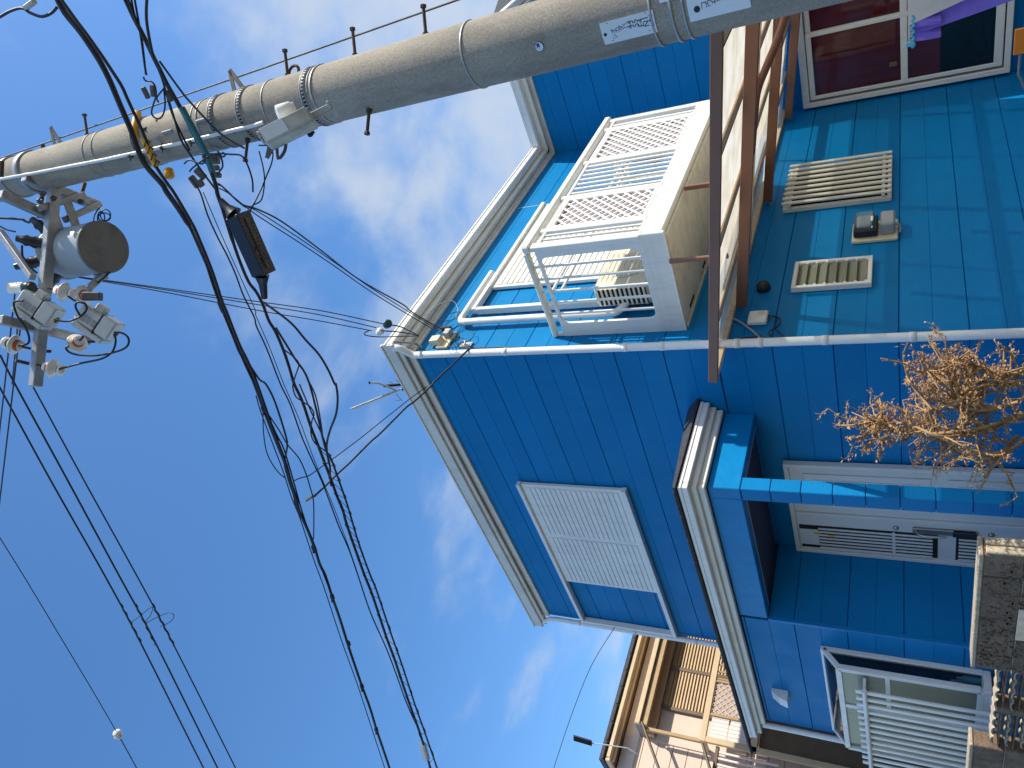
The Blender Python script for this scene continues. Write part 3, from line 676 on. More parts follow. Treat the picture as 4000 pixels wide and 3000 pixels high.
em = thing('electricity_meter', 'grey and glass electricity meter on a cream backboard between louvre and barred window', 'meter', (1.52,0,1.65))
part('backboard', MB().bbox((1.36,-.035,1.645),(1.68,-.002,2.01),.012), M['beige'], em)
part('meter_case', MB().bbox((1.40,-.115,1.80),(1.66,-.0355,1.995),.014), M['blackglossy'], em)
part('meter_cover', MB().bbox((1.41,-.165,1.83),(1.65,-.1155,1.985),.02), M['meterglass'], em)
part('meter_dial', MB().bbox((1.44,-.132,1.86),(1.62,-.1165,1.97),.003), M['plate'], em)
part('terminal_cover', MB().bbox((1.42,-.15,1.665),(1.65,-.0355,1.78),.014), M['grey'], em)
part('cable_tail', MB().tube(crv([(1.50,-.09,1.67),(1.50,-.085,1.64),(1.49,-.05,1.625),(1.47,-.02,1.63)],4), .010, 8), M['grey'], em)

jb = thing('junction_box', 'small white junction box with dangling cables beside the corner downpipe', 'junction box', (.30,0,2.59))
part('box_cover', MB().bbox((.225,-.05,2.60),(.385,-.002,2.755),.012), M['pvc'], jb)
part('label_strip', MB().box((.31,-.0515,2.625),(.365,-.0505,2.675)), M['beige'], jb)
part('cable', MB().tube(crv([(.30,-.03,2.60),(.30,-.04,2.54),(.24,-.045,2.49),(.16,-.04,2.50),(.10,-.035,2.56),(.05,-.03,2.55)],5), .006, 6), M['black'], jb)
part('cable', MB().tube(crv([(.33,-.03,2.60),(.28,-.03,2.52),(.18,-.03,2.53),(.06,-.035,2.47),(-.01,-.03,2.35),(.0,-.03,2.0),(.0,-.03,.4)],5), .006, 6), M['black'], jb)
part('cable', MB().tube(crv([(.07,-.02,5.55),(.02,-.026,4.6),(.018,-.026,3.4),(.02,-.026,2.9),(.05,-.03,2.62)],8), .007, 6), M['black'], jb)

br = thing('cable_bracket', 'cream service cable bracket with coils of wire under the sunlit eave', 'bracket', (.22,-.02,5.78))
part('cover', MB().prism([(.11,-.03,5.93),(.11,-.09,5.91),(.11,-.10,5.80),(.11,-.03,5.78)],(.09,0,0)), M['beige'], br)
part('base_plate', MB().bbox((.08,-.03,5.70),(.34,-.002,5.84),.004), M['beige'], br)
part('clamp', MB().bbox((.22,-.10,5.72),(.31,-.03,5.80),.008), M['galv'], br)
part('clamp', MB().bbox((.33,-.09,5.76),(.37,-.03,5.88),.006), M['blackglossy'], br)
for r_, c_, ph in ((.11,(.42,-.05,5.83),.4),(.05,(.22,-.05,5.66),1.4),(.16,(.50,-.05,5.82),2.0)):
    part('wire_loop', MB().tube([(c_[0]+r_*math.cos(a*.33+ph), c_[1]-.01*math.sin(a*.5), c_[2]+r_*math.sin(a*.33+ph)) for a in range(0,19)], .0045, 6), M['black'], br)
part('hook', MB().tube(crv([(.10,-.02,6.02),(.06,-.10,6.04),(-.02,-.17,6.0),(-.10,-.25,6.06),(-.16,-.30,6.10)],5), .012, 8), M['galv'], br)
part('wire_loop', MB().tube(crv([(.45,-.10,6.16),(.62,-.16,6.07),(.78,-.12,5.94),(.72,-.05,5.86),(.60,-.03,5.84)],6), .006, 6), M['grey'], br)
br2 = thing('anchor_hook', 'small steel anchor hook with loose wire loops on the corner below the bracket', 'bracket', (.06,-.03,5.42))
part('hook', MB().tube(crv([(.12,-.004,5.50),(.12,-.06,5.50),(.08,-.09,5.45),(.03,-.08,5.44)],5), .010, 8).bbox((.09,-.02,5.42),(.16,-.002,5.56),.003), M['galv'], br2)
for r_, c_, ph in ((.07,(.10,-.06,5.58),0),(.09,(.20,-.05,5.52),1.2)):
    part('wire_loop', MB().tube([(c_[0]+r_*math.cos(a*.33+ph), c_[1], c_[2]+r_*math.sin(a*.33+ph)) for a in range(0,16)], .004, 6), M['black'], br2)

# ================================================================ terrace roof
tz = lambda Y, off=0: 2.95+off+.172*Y
tr = thing('terrace_roof', 'brown framed lean-to terrace roof with milky sheets fixed to the house', 'terrace roof', (2.0,-2.6,0))
YO = -3.05
def slope_box(x0, x1, ya, yb, o0, o1, bev=.004):
    u = Vector((0, yb-ya, .172*(yb-ya))); L_ = u.length; n_ = Vector((0,-.172,1)).normalized()
    c = Vector(((x0+x1)/2, (ya+yb)/2, tz((ya+yb)/2, (o0+o1)/2)))
    return MB().obox(c, Vector(((x1-x0)/2,0,0)), u/2, n_*((o1-o0)/2), bev)
part('rafter', slope_box(-.49,-.455,YO,.0,-.066,.006), M['brown'], tr)
for x in (.46, 2.285, 4.30): part('rafter', slope_box(x-.025,x+.025,YO,-.05,-.155,-.066), M['brown'], tr)
for x in (1.37, 3.30): part('rafter', slope_box(x-.015,x+.015,YO,-.05,-.066,-.03), M['tan'], tr)
for Y in (-.42,-1.07,-1.755,-2.42): 
    part('purlin', slope_box(-.45,4.62,Y-.085,Y,-.032,-.014), M['tan'], tr)
    part('joint_strip', slope_box(-.45,4.62,Y+.001,Y+.009,-.034,-.013), M['dark'], tr)
part('ledger', MB().bbox((-.455,-.045,2.885),(4.63,-.002,2.948),.004), M['tan'], tr)
part('front_beam', MB().bbox((-.50,YO-.06,tz(YO)-.16),(4.62,YO-.001,tz(YO)-.02),.005), M['brown'], tr)
part('gutter', MB().bbox((-.50,YO-.16,tz(YO)-.12),(4.62,YO-.061,tz(YO)-.01),.012), M['brown'], tr)
xs = [-.452,.46,1.37,2.285,3.30,4.30,4.62]
for i in range(len(xs)-1):
    part('roof_sheet', slope_box(xs[i]+.003,xs[i+1]-.003,-.72,-.03,-.012,-.006,0), M['sheetclear'], tr)
    part('roof_sheet', slope_box(xs[i]+.003,xs[i+1]-.003,YO,-.725,-.012,-.006,0), M['sheet'], tr)
for x in (.40, 4.3): part('post', MB().bbox((x-.03,YO-.055,0),(x+.03,YO+.005,tz(YO)-.16),.005), M['brown'], tr)
part('hanger', MB().bbox((.185,-.735,2.80),(.215,-.70,3.27),.003), M['brown'], tr)
part('hanger', MB().bbox((.93,-.995,2.75),(.96,-.955,3.25),.003), M['brown'], tr)
p_ = [PX(3070,60,1.15), PX(3035,160,1.08), PX(2990,270,1.02), PX(2960,350,.97), PX(2948,440,.95), PX(2936,600,.95)]
part('drain_pipe', MB().tube(crv(p_,5), .030, 10), M['brown'], tr)
part('drain_pipe', MB().bar(PX(3048,60,1.9), PX(3038,255,1.9), .05, .06, (0,0,1), .006), M['brown'], tr)
part('bulb_socket', MB().lathe((.52,-.03,2.86),(0,0,-1),[(0,.02),(.02,.022),(.035,.012)],12), M['plate'], tr)
part('bulb_socket', MB().lathe((2.33,-.03,2.86),(0,0,-1),[(0,.02),(.02,.022),(.035,.012)],12), M['plate'], tr)

# ================================================================ utility pole
RH = Vector((RIGHT.x, RIGHT.y, 0)).normalized(); FH = Vector((FWD.x, FWD.y, 0)).normalized()
DZ = Vector((0,0,1))
def pz(x):                                      # height where the pole's centre line is seen at photo column x
    y = 631-.2533*(x-271); d = ray(x, y); t = math.hypot(POLE.x-CAM.x, POLE.y-CAM.y)/math.hypot(d.x, d.y); return CAM.z+d.z*t
up = thing('utility_pole', 'tall weathered concrete utility pole with step bolts and steel bands in front of the house', 'utility pole', (POLE.x,POLE.y,0))
part('shaft', MB().lathe(POLE, DZ, [(0,prad(0))]+[(z*.5,prad(z*.5)) for z in range(1,22)]+[(10.6,prad(10.6)),(10.62,.02)], 40), M['concrete'], up)
def band(x, h=.02, t=.005, mt='galv', name='band'):
    z = pz(x); r = prad(z); return part(name, MB().lathe(POLE+DZ*(z-h/2), DZ, [(0,r-.002),(0,r+t),(h,r+t),(h,r-.002)], 40), M[mt], up)
for x, h, t in ((1868,.010,.005),(1290,.014,.006),(1276,.006,.004),(1100,.008,.004),(846,.010,.004),(825,.007,.004),(436,.006,.005),(400,.006,.005),(2655,.012,.008),(2700,.012,.006),(2580,.010,.008)):
    band(x, h, t)
for x in (1262,1012,903,600):                    # perforated clamp bands: a strap with a row of dark slots
    bd = band(x, .028, .007); z = pz(x); r = prad(z)+.0072
    th0 = math.atan2(CAM.y-POLE.y, CAM.x-POLE.x)
    for i in range(22):
        th = th0-1.3+i*.125; e = Vector((math.cos(th), math.sin(th), 0)); s_ = Vector((-e.y, e.x, 0))
        part('slot', MB().obox(POLE+DZ*z+e*r, s_*.006, DZ*.009, e*.001), M['dark'], bd)
    band(x-10, .006, .009)
def bolt(x, side, ln=.15, tilt=0):
    z = pz(x); e = (RH*side+FH*-.15).normalized(); p = POLE+DZ*z+e*(prad(z)-.01); q = p+e*(ln+.01)+DZ*tilt
    b_ = part('step_bolt', MB().tube([p, q], .0095, 8), M['rust'], up)
    a = (q-p).normalized()
    part('bolt_head', MB().lathe(q-a*.004, a, [(0,.018),(.014,.018),(.016,.014)], 6, False), M['rust'], b_)
    part('bolt_collar', MB().lathe(p+a*.008, a, [(0,.017),(.02,.017)], 8, False), M['rust'], b_)
for x in (334,1120,1384,1660): bolt(x+18, 1)
for x in (1000,1475): bolt(x-20, -1, .14)
def step_bracket(x, side, h=.13):                # folded triangular climbing step
    z = pz(x); e = (RH*side+FH*-.1).normalized(); p = POLE+DZ*z+e*prad(z); n_ = e.cross(DZ)*.014
    tip = p+e*.15+DZ*.05; lo = p-DZ*(h*.5)+e*.005; hi = p+DZ*.02
    m = MB().bar(hi, tip, .03, .006, n_).bar(lo, tip, .03, .006, n_).bar(lo-DZ*.02, hi+DZ*.02, .035, .006, n_)
    part('folding_step', m, M['galvdark'], up)
step_bracket(225,1); step_bracket(935,1); step_bracket(1080,-1)
ez = pz(1146); pe = POLE+DZ*(ez-.01)+RH*(prad(ez)+.035)
part('eye_bolt', MB().tube([pe+RH*.035*math.cos(a*.35)+DZ*.04*math.sin(a*.35) for a in range(19)], .009, 8).tube([POLE+DZ*(ez-.02)+RH*(prad(ez)-.01), pe+RH*-.03], .009, 8), M['rust'], up)
# white conduit and a thin wire down the camera side
cp = [ONP(0,700,.012), ONP(127,678,.012), ONP(416,622,.012), ONP(720,555,.012), ONP(1000,488,.012), ONP(1030,478,.012)]
part('conduit', MB().tube(cp, .0125, 10), M['pvc'], up)
for x in (560,770,900): part('conduit_clip', MB().tube([ONP(x,597-.228*(x-530)-8,.013), ONP(x+12,597-.228*(x-518)+14,.013)], .008, 6), M['galv'], up)
# ground-side fittings: small bolts and clips
for x, y in ((515,605),(752,548),(640,572),(560,610)):
    p = ONP(x,y,.0); n_ = (p-POLE); n_.z = 0; n_.normalize()
    part('fitting', MB().bar(p, p+n_*.03, .03, .03, DZ, .004).tube([p+n_*.02-RH*.03, p+n_*.02+RH*.03], .007, 6), M['galvdark'], up)
for x, y in ((790,470),(655,515)):
    p = ONP(x,y,.0); n_ = (p-POLE); n_.z = 0; n_.normalize()
    part('fitting', MB().bbox(p-Vector((.012,.012,.05)), p+Vector((.012,.012,.05))+n_*.01,.003), M['galv'], up)
# number plates (bent round the shaft)
def cyl(x, y):
    p = ONP(x,y,0); return math.atan2(p.y-POLE.y, p.x-POLE.x), p.z
def curved(th, z, w, h, ex, th_px=.004, n=10):
    mb = MB(); V = []; F_ = []
    for layer in (ex, ex+th_px):
        for i in range(n+1):
            a = th-w/2/prad(z)+w/prad(z)*i/n
            for k in (0,1):
                zz = z-h/2+h*k; r = prad(zz)+layer; V.append((POLE.x+r*math.cos(a), POLE.y+r*math.sin(a), zz))
    m = 2*(n+1)
    for i in range(n):
        a = 2*i; F_ += [(a,a+1,a+3,a+2),(m+a,m+a+2,m+a+3,m+a+1),(a,a+2,m+a+2,m+a),(a+1,m+a+1,m+a+3,a+3)]
    F_ += [(0,m,m+1,1),(2*n,2*n+1,m+2*n+1,m+2*n)]
    return mb.add(V, F_)
_fc = {}
def glyphs(s, size, squash=1.0):
    """outline of a short text as flat triangles around its own centre"""
    cu_ = bpy.data.curves.new('t', 'FONT'); cu_.body = s; cu_.size = size; cu_.align_x = 'CENTER'; cu_.align_y = 'CENTER'; cu_.resolution_u = 3
    ob = bpy.data.objects.new('t', cu_); COL.objects.link(ob)
    dg = bpy.context.evaluated_depsgraph_get(); me = bpy.data.meshes.new_from_object(ob.evaluated_get(dg))
    V = [(v.co.x*squash, v.co.y) for v in me.vertices]; F_ = [list(p.vertices) for p in me.polygons]
    bpy.data.objects.remove(ob); bpy.data.meshes.remove(me); bpy.data.curves.remove(cu_)
    return V, F_
def text_on_pole(s, size, th, z, ex, parent, mt='ink', squash=1.0, rot=0):
    V, F_ = glyphs(s, size, squash); mb = MB(); P = []
    c_, s_ = math.cos(rot), math.sin(rot)
    for x, y in V:
        x, y = x*c_-y*s_, x*s_+y*c_
        a = th+x/prad(z); zz = z+y; r = prad(zz)+ex; P.append((POLE.x+r*math.cos(a), POLE.y+r*math.sin(a), zz))
    mb.add(P, F_); part('lettering', mb, M[mt], parent)
tA, zA = cyl(2352,133); tB, zB = cyl(2560,84); tC, zC = cyl(2455,70); tD, zD = cyl(2468,146)
thc, zc, hh = (tA+tB)/2, (zA+zB)/2, abs(zA-zB)
pl = part('number_plate', curved(thc, zc, .098, hh, .002), M['plate'], up, 'white plate with black katakana and code digits')
pw = .098; ex = .0068
def at_pl(fu, fv): return thc+fu*pw/prad(zc), zc+fv*hh
for s, size, fu, fv in (('シ',.027,-.20,.265),('オ',.027,.06,.27),('カ',.027,.06,.19),('ダ',.027,.10,.115),('バ',.027,.14,.035),
                        ('44',.036,.14,-.055),('S5',.036,.14,-.155),('E4',.036,.10,-.255),('N1',.036,.10,-.35),('41',.022,-.10,-.455),('5',.022,.30,-.445)):
    t_, z_ = at_pl(fu, fv); text_on_pole(s, size, t_, z_, ex, pl)
for fu, fv in ((-.02,.43),(.10,-.44)):
    t_, z_ = at_pl(fu, fv); text_on_pole('●', .020, t_, z_, ex, pl)
for fu, fv in ((-.38,.33),(.40,.36),(-.36,-.37),(.42,-.36)):
    t_, z_ = at_pl(fu, fv); text_on_pole('-', .03, t_, z_, ex, pl, rot=rad(90))
tA, zA = cyl(2690,50); tB, zB = cyl(2930,-8); tE, _ = cyl(2696,84); thc2, zc2, hh2 = tA, (zA+zB)/2, abs(zA-zB)
w2 = .15; thc2 = tE+.5*w2/prad(zc2)
pl2 = part('number_plate', curved(thc2, zc2, w2, hh2, .002), M['plate'], up, 'wider grey white plate with black katakana at the picture edge')
for s, size, fu, fv in (('●',.036,-.18,.34),('コ',.034,-.12,.22),('ウ',.034,-.10,.12),('ゼ',.034,-.06,.03),('ウ',.034,-.02,-.06),('3',.03,-.04,-.22),('R',.03,-.03,-.29),('エ',.03,-.01,-.36)):
    text_on_pole(s, size, thc2+fu*w2/prad(zc2), zc2+fv*hh2, ex, pl2)
tA, zA = cyl(2600,15); tE, _ = cyl(2590,10)
pl3 = part('number_plate', curved(tE+.05/prad(zA), (cyl(2580,5)[1]+cyl(2655,-10)[1])/2, .10, .09, .002), M['plate'], up, 'small plate above the wide plate')
tA, zA = cyl(2108,182)
sk = part('round_sticker', MB().lathe(POLE+DZ*zA+Vector((math.cos(tA),math.sin(tA),0))*(prad(zA)-.003), Vector((math.cos(tA),math.sin(tA),0)), [(0,.0225),(.0065,.0225),(.007,.021)], 24), M['ink'], up, 'small round white sticker with blue print')
e = Vector((math.cos(tA),math.sin(tA),0))
part('sticker_face', MB().lathe(POLE+DZ*zA+e*(prad(zA)+.003), e, [(0,.0205),(.0015,.0205)], 24), M['plate'], sk)
def disc_print(s, size, du, dv, mt):
    V, F_ = glyphs(s, size); s_ = Vector((-e.y, e.x, 0)); q = POLE+DZ*(zA+dv)+e*(prad(zA)+.0048)+s_*du
    part('sticker_print', MB().add([q+s_*x+DZ*y for x, y in V], F_), M[mt], sk)
disc_print('■', .022, .009, .003, 'inkblue'); disc_print('+', .02, -.001, 0, 'inkblue'); disc_print('日', .012, -.001, .012, 'inkblue'); disc_print('8', .010, -.013, -.002, 'ink')
# guy wire beside the pole
gA = POLE+DZ*8.3+RH*.14; gB = PV(1000,276,POLE,POLE+RH); gC = PV(1787,0,POLE,POLE+RH); dirg = (gC-gB)
gD = gC+dirg*((0-gC.z)/dirg.z)
single('guy_wire', MB().tube([PV(0,619,POLE,POLE+RH)-dirg*.25, PV(0,619,POLE,POLE+RH), gB, gC, gD], .0055, 8), M['galvdark'], 'thin stranded steel wire running down beside the step bolts', 'wire')

# lamp control box on the pole
t0 = (POLE-CAM).dot(FWD)+(pz(1110)-CAM.z)*FWD.z-.30
q = [PT(1002,506,t0), PT(1194,411,t0), PT(1228,470,t0), PT(1038,565,t0)]
lb = thing('lamp_box', 'grimy grey street lamp box strapped to the pole', 'lamp', q[3])
cen = sum(q, Vector())/4; ax = ((q[1]+q[2])-(q[0]+q[3]))/4; ay = ((q[3]+q[2])-(q[0]+q[1]))/4; az = ax.cross(ay).normalized()*.055
if az.dot(FWD) < 0: az = -az
part('box', MB().obox(cen+az, ax, ay, az, .012), M['lampbox'], lb)
part('cover', MB().obox(cen-az*.06, ax*.94, ay*.86, az*.10, .006), M['lampbox'], lb)
part('cover_light', MB().obox(cen-az*.20-ax*.42, ax*.44, ay*.82, az*.04, .003), M['plate'], lb)
for i in range(3): part('terminal', MB().obox(cen-ax*1.02+ay*(-.6+.5*i)+az*.4, ax*.05, ay*.2, az*.4, .004), M['galv'], lb)
part('bracket', MB().obox(cen+ax*1.35-ay*.35+az*1.3, ax*.42, ay*.42, az*.12, .004).obox(cen+ax*1.75-ay*.4+az*2.0, ax*.07, ay*.55, az*1.1, .004), M['galv'], lb)
part('light_sensor', MB().lathe(PT(1082,442,t0+.10), (PT(1130,428,t0+.12)-PT(1082,442,t0+.10)), [(0,.030),(.004,.036),(.07,.038),(.075,.030),(.09,.030),(.092,.0)], 18), M['porc'], lb)
part('cable', MB().tube(crv([PT(1100,548,t0+.1),PT(1150,525,t0+.12),PT(1195,500,t0+.12),PT(1210,530,t0+.12),PT(1225,512,t0+.12)],5), .009, 8), M['black'], lb)
part('stay', MB().tube(crv([PT(1082,555,t0+.1),PT(1086,620,t0+.1),PT(1112,590,t0+.1),PT(1118,548,t0+.1)],3), .008, 6), M['galvdark'], lb)

# ---- crossarms (square steel tube) at the transformer
ZA = 7.45
def arm(a, b, w=.075, z=ZA, ext=0, name='crossarm'):
    A_, B_ = PZ(*a, z), PZ(*b, z); d = (B_-A_).normalized()
    return part(name, MB().bar(A_-d*ext, B_+d*ext, w, w, DZ, .006), M['galv'], up)
arm((212,745),(140,1500), ext=.02)
arm((93,690),(385,806), z=ZA+.075)
arm((0,758),(205,850), .07, ZA+.078)
arm((150,815),(330,760), .05, ZA+.01)
arm((0,1248),(348,1332), .07, ZA+.078, ext=.0)
arm((250,860),(392,796), .05, ZA+.02)
part('crossarm', MB().bar(PZ(0,905,ZA+.5), PZ(128,1085,ZA+.05), .05, .05, DZ, .004), M['galv'], up)
part('pole_clamp', MB().lathe(POLE+DZ*(ZA+.15), DZ, [(0,prad(7.5)),(0,prad(7.5)+.012),(.07,prad(7.5)+.012),(.07,prad(7.5))], 36), M['galv'], up)
part('pole_clamp', MB().lathe(POLE+DZ*(ZA+.42), DZ, [(0,prad(7.9)),(0,prad(7.9)+.012),(.07,prad(7.9)+.012),(.07,prad(7.9))], 36), M['galv'], up)
for (x0,y0,x1,y1) in ((168,565,158,700),(8,630,5,690),(332,715,318,760),(165,770,150,850)):
    part('through_bolt', MB().tube([PZ(x0,y0,ZA+.12), PZ(x1,y1,ZA+.12)], .016, 8), M['rust'], up)
for x, y in ((163,758),(152,785),(205,775),(312,788)):
    part('bolt_nut', MB().lathe(PZ(x,y,ZA-.045), -DZ, [(0,.022),(.022,.022),(.03,.010),(.05,.010)], 6, False), M['galvdark'], up)
for p0_, p1_ in (((110,1110),(162,1140)),((60,1408),(112,1420)),((170,1372),(198,1372)),((330,1335),(370,1333))):
    part('insulator_pin', MB().tube([PZ(*p0_,ZA), PZ(*p1_,ZA)], .013, 8), M['rust'], up)

# ---- transformer
TC = Vector((-1.50,-2.36,7.08)); TR, TH = .200, .56
tf = thing('transformer', 'pale blue grey cylindrical pole transformer numbered on its dark base', 'transformer', TC)
part('tank', MB().lathe(TC+DZ*.012, DZ, [(0,TR),(TH-.05,TR),(TH-.045,TR+.01),(TH-.02,TR+.012),(TH,TR-.01),(TH+.03,TR*.7),(TH+.04,.02)], 44), M['tank'], tf)
part('base_rim', MB().lathe(TC-DZ*.016, DZ, [(0,TR-.012),(0,TR+.004),(.03,TR+.006),(.034,TR+.001)], 44), M['tankbase'], tf)
part('base', MB().lathe(TC-DZ*.004, DZ, [(0,TR-.013),(.012,TR-.013)], 44), M['tankbase'], tf)
V, F_ = glyphs('20', .12, .8)
# number read from below, its foot towards the pole
d2 = (PZ(425,945,7.07)-PZ(395,975,7.07)).normalized(); d1 = (PZ(372,985,7.07)-PZ(430,955,7.07)).normalized(); d2 = (d2-d1*d1.dot(d2)).normalized()
if d1.cross(d2).z > 0: d2 = -d2
part('number', MB().add([TC-DZ*.0055+d1*x+d2*y for x, y in V], F_), M['ink'], tf)
pp = Vector((POLE.x-TC.x, POLE.y-TC.y, 0)).normalized(); ps = Vector((-pp.y, pp.x, 0))
for s in (-.09,.05): part('hanger_plate', MB().bar(TC+DZ*.34+pp*(TR-.01)+ps*s, TC+DZ*.36+pp*(TR+.20)+ps*s, .07, .008, DZ), M['galv'], tf)
part('lug', MB().bar(TC+DZ*.14+pp*-(TR-.005), TC+DZ*.14+pp*-(TR+.05), .10, .03, DZ, .003), M['tank'], tf)
part('lifting_lug', MB().bar(TC+DZ*.42+ps*(TR-.01), TC+DZ*.42+ps*(TR+.05), .05, .06, DZ, .006), M['tank'], tf)
for i, (a, h) in enumerate(((1.0,.60),(1.7,.66),(2.5,.60),(.3,.62))):
    e_ = (pp*math.cos(a)+ps*-math.sin(a)); c_ = TC+DZ*(h-.10)+e_*(TR-.03)
    bsh = part('bushing', MB().lathe(c_, (e_+DZ*.9).normalized(), [(0,.045),(.02,.05),(.04,.04),(.07,.05),(.10,.038),(.13,.046),(.16,.03),(.20,.025)], 12), M['blackglossy'], tf)
part('gasket_band', MB().lathe(TC+DZ*(TH-.06), DZ, [(0,TR+.001),(0,TR+.008),(.012,TR+.008),(.012,TR+.001)], 44), M['galv'], tf)
part('lug_arm', MB().bar(TC+DZ*.10-pp*(TR)+ps*.02, PT(345,1128,5.62), .05, .03, DZ, .004), M['galv'], tf)
# coil of spare wire below the arm
wl = MB()
for k, (cx_, cy_, rx, ry) in enumerate(((408,848,24,16),(412,840,20,22),(395,852,14,26))):
    wl.tube([PT(cx_+rx*math.cos(a*.35), cy_+ry*math.sin(a*.35), 5.9) for a in range(19)], .005, 6)
wl.tube(crv([PT(390,806,5.95),PT(370,840,5.9),PT(362,870,5.8),PT(330,875,5.8)],4), .005, 6)
single('wire_coil', wl, M['black'], 'loose coil of thin black wire hanging at the end of a crossarm', 'wire')

# ---- fuse switches and insulators
def fuse(cx_, cy_, t, label, K=1.28):
    c_ = PT(cx_, cy_, t); a_ = (PT(cx_+50,cy_+34,t)-c_).normalized(); s_ = (PT(cx_-30,cy_+50,t)-c_).normalized(); n_ = a_.cross(s_).normalized()
    if n_.dot(FWD) > 0: n_ = -n_
    s_ = n_.cross(a_).normalized()
    if s_.dot(PT(cx_-30,cy_+50,t)-c_) < 0: s_ = -s_
    f = thing('fuse_switch', label, 'fuse switch', c_-a_*(.1*K), 'porcelain fuse switches on the crossarm')
    part('body', MB().obox(c_, a_*(.115*K), s_*(.058*K), n_*(.05*K), .016), M['porcgrey'], f)
    part('cap', MB().obox(c_+a_*(.085*K)-s_*(.012*K)+n_*(.01*K), a_*(.048*K), s_*(.062*K), n_*(.056*K), .012), M['porcgrey'], f)
    part('gasket', MB().obox(c_+a_*(.034*K)-s_*(.004*K)+n_*(.004*K), a_*(.005*K), s_*(.066*K), n_*(.058*K), .003), M['black'], f)
    part('skirt', MB().obox(c_+s_*(.075*K)+a_*(.005*K), a_*(.105*K), s_*(.016*K), n_*(.06*K), .014), M['porcgrey'], f)
    part('ear', MB().obox(c_-s_*(.072*K)-a_*(.02*K), a_*(.034*K), s_*(.034*K), n_*(.03*K), .014), M['porcgrey'], f)
    part('socket', MB().lathe(c_+a_*(.132*K), a_, [(0,.026),(.004,.026),(.005,.018)], 14).lathe(c_+a_*(.1375*K), a_, [(0,.016),(.002,.016)], 14), M['galvdark'], f)
    for k, w_ in ((-.06,.016),(-.025,.012),(.008,.014)):
        part('recess', MB().obox(c_+a_*(k*K)+s_*(.012*K)+n_*(.0505*K), a_*(w_*K), s_*(.022*K), n_*(.0012*K), .0), M['grey'], f)
    return c_, a_, s_, n_
f1 = fuse(150,1203,5.62,'white porcelain fuse switch in front of the long crossarm'); f2 = fuse(382,1258,5.62,'white porcelain fuse switch beyond the end of the short crossarm')
def insulator(b, h, t, label, sc=1.0, tb=0):
    B_, H_ = PT(*b, t), PT(*h, t+tb); a_ = (H_-B_).normalized(); o = thing('pin_insulator', label, 'insulator', B_, 'white pin insulators on the crossarms')
    k = sc
    part('porcelain', MB().lathe(B_+a_*.03*k, a_, [(p*k, r*k) for p, r in ((0,.020),(0,.034),(.05,.040),(.06,.075),(.068,.078),(.082,.060),(.10,.035),(.115,.028),(.122,.044),(.14,.046),(.155,.03),(.16,.0))], 24), M['porc'], o)
    part('collar', MB().lathe(B_+a_*.055*k, a_, [(p*k, r*k) for p, r in ((0,.0375),(0,.0420),(.026,.0445),(.026,.040))], 24), M['orange'], o)
    part('pin', MB().lathe(B_-a_*.03*k, a_, [(0,.010*k),(.09*k,.010*k)], 10), M['rust'], o)
    part('tie_wire', MB().lathe(B_+a_*.14*k, a_, [(0,.028*k),(0,.034*k),(.010*k,.034*k),(.010*k,.028*k)], 16), M['black'], o)
insulator((203,1128),(272,1146),5.6,'white pin insulator beside the transformer on the long arm')
insulator((158,1428),(228,1444),5.55,'white pin insulator near the outer tip of the long arm')
insulator((104,1358),(36,1342),5.55,'white pin insulator pointing up on the far side of the long arm')
insulator((318,1322),(290,1352),5.75,'white pin insulator half hidden behind the short crossarm', 1.0, .1)
insulator((345,1156),(318,1150),5.75,'white pin insulator seen from below on the transformer bracket', 1.0, .10)
part('bracket_tip', MB().obox(PT(360,1158,5.55), RIGHT*.03, DOWN*.07, FWD*.03, .006), M['galvdark'], tf)
st = thing('strain_insulator', 'white ribbed strain insulator with a dark green end', 'insulator', PT(90,1125,5.7))
a0, a1 = PT(45,1125,5.72), PT(132,1124,5.66); sa = (a1-a0).normalized(); sln = (a1-a0).length
part('ribs', MB().lathe(a0, sa, [(sln*.62*i/8, .034 if i % 2 else .046) for i in range(9)], 20), M['porc'], st)
part('green_end', MB().lathe(a0+sa*sln*.62, sa, [(0,.040),(.01,.048),(sln*.3,.048),(sln*.36,.036),(sln*.36,.022),(sln*.34,.018)], 20), M['green'], st)

# ================================================================ overhead cables
def zz(rx, ry, pts, k=2.212): return [(rx+a/k, ry+b/k) for a, b in pts]
def run_on(P, pts, dist=24.0):                  # lines that leave the picture go on along the lane
    def far(a, b2): d = a-b2; d.z *= .3; d.normalize(); return [a+d*(dist*k/4) for k in (1,2,3,4)]
    out = [p.copy() for p in P]
    if pts[-1][1] > 2990: out = out+far(P[-1], P[-3])
    if pts[0][1] < 0 or pts[0][0] < 0: out = far(P[0], P[2])[::-1]+out
    return out
def cable(name, label, pts, c, r, m='black', sub=5, cat='cable', sag=None):
    return single(name, MB().tube(run_on(crv([PW(x,y,c) for x, y in pts], sub), pts), r, 7), M[m], label, cat)
CB, CC, CPW = -2.22, -2.32, -2.45
thick = zz(0,0,[(480,-40),(560,110),(690,270),(800,430),(880,560),(950,700),(1005,830),(1060,960),(1130,1120),(1190,1290),(1260,1430),(1400,1590)])+zz(0,750,[(1440,0),(1540,140),(1640,300),(1700,430),(1750,545),(1800,660),(1840,780),(1880,890),(1920,985),(1970,1110),(2015,1240),(2065,1370),(2115,1460),(2160,1560)])+zz(1000,1500,[(5,50),(65,215),(130,385),(200,560),(248,680),(285,830),(330,960),(352,1070),(400,1160),(450,1270),(492,1380),(512,1430),(552,1560)])+zz(1000,2250,[(600,0),(660,185),(725,370),(790,580),(850,760),(915,950),(985,1140),(1042,1330),(1100,1500),(1160,1680)])
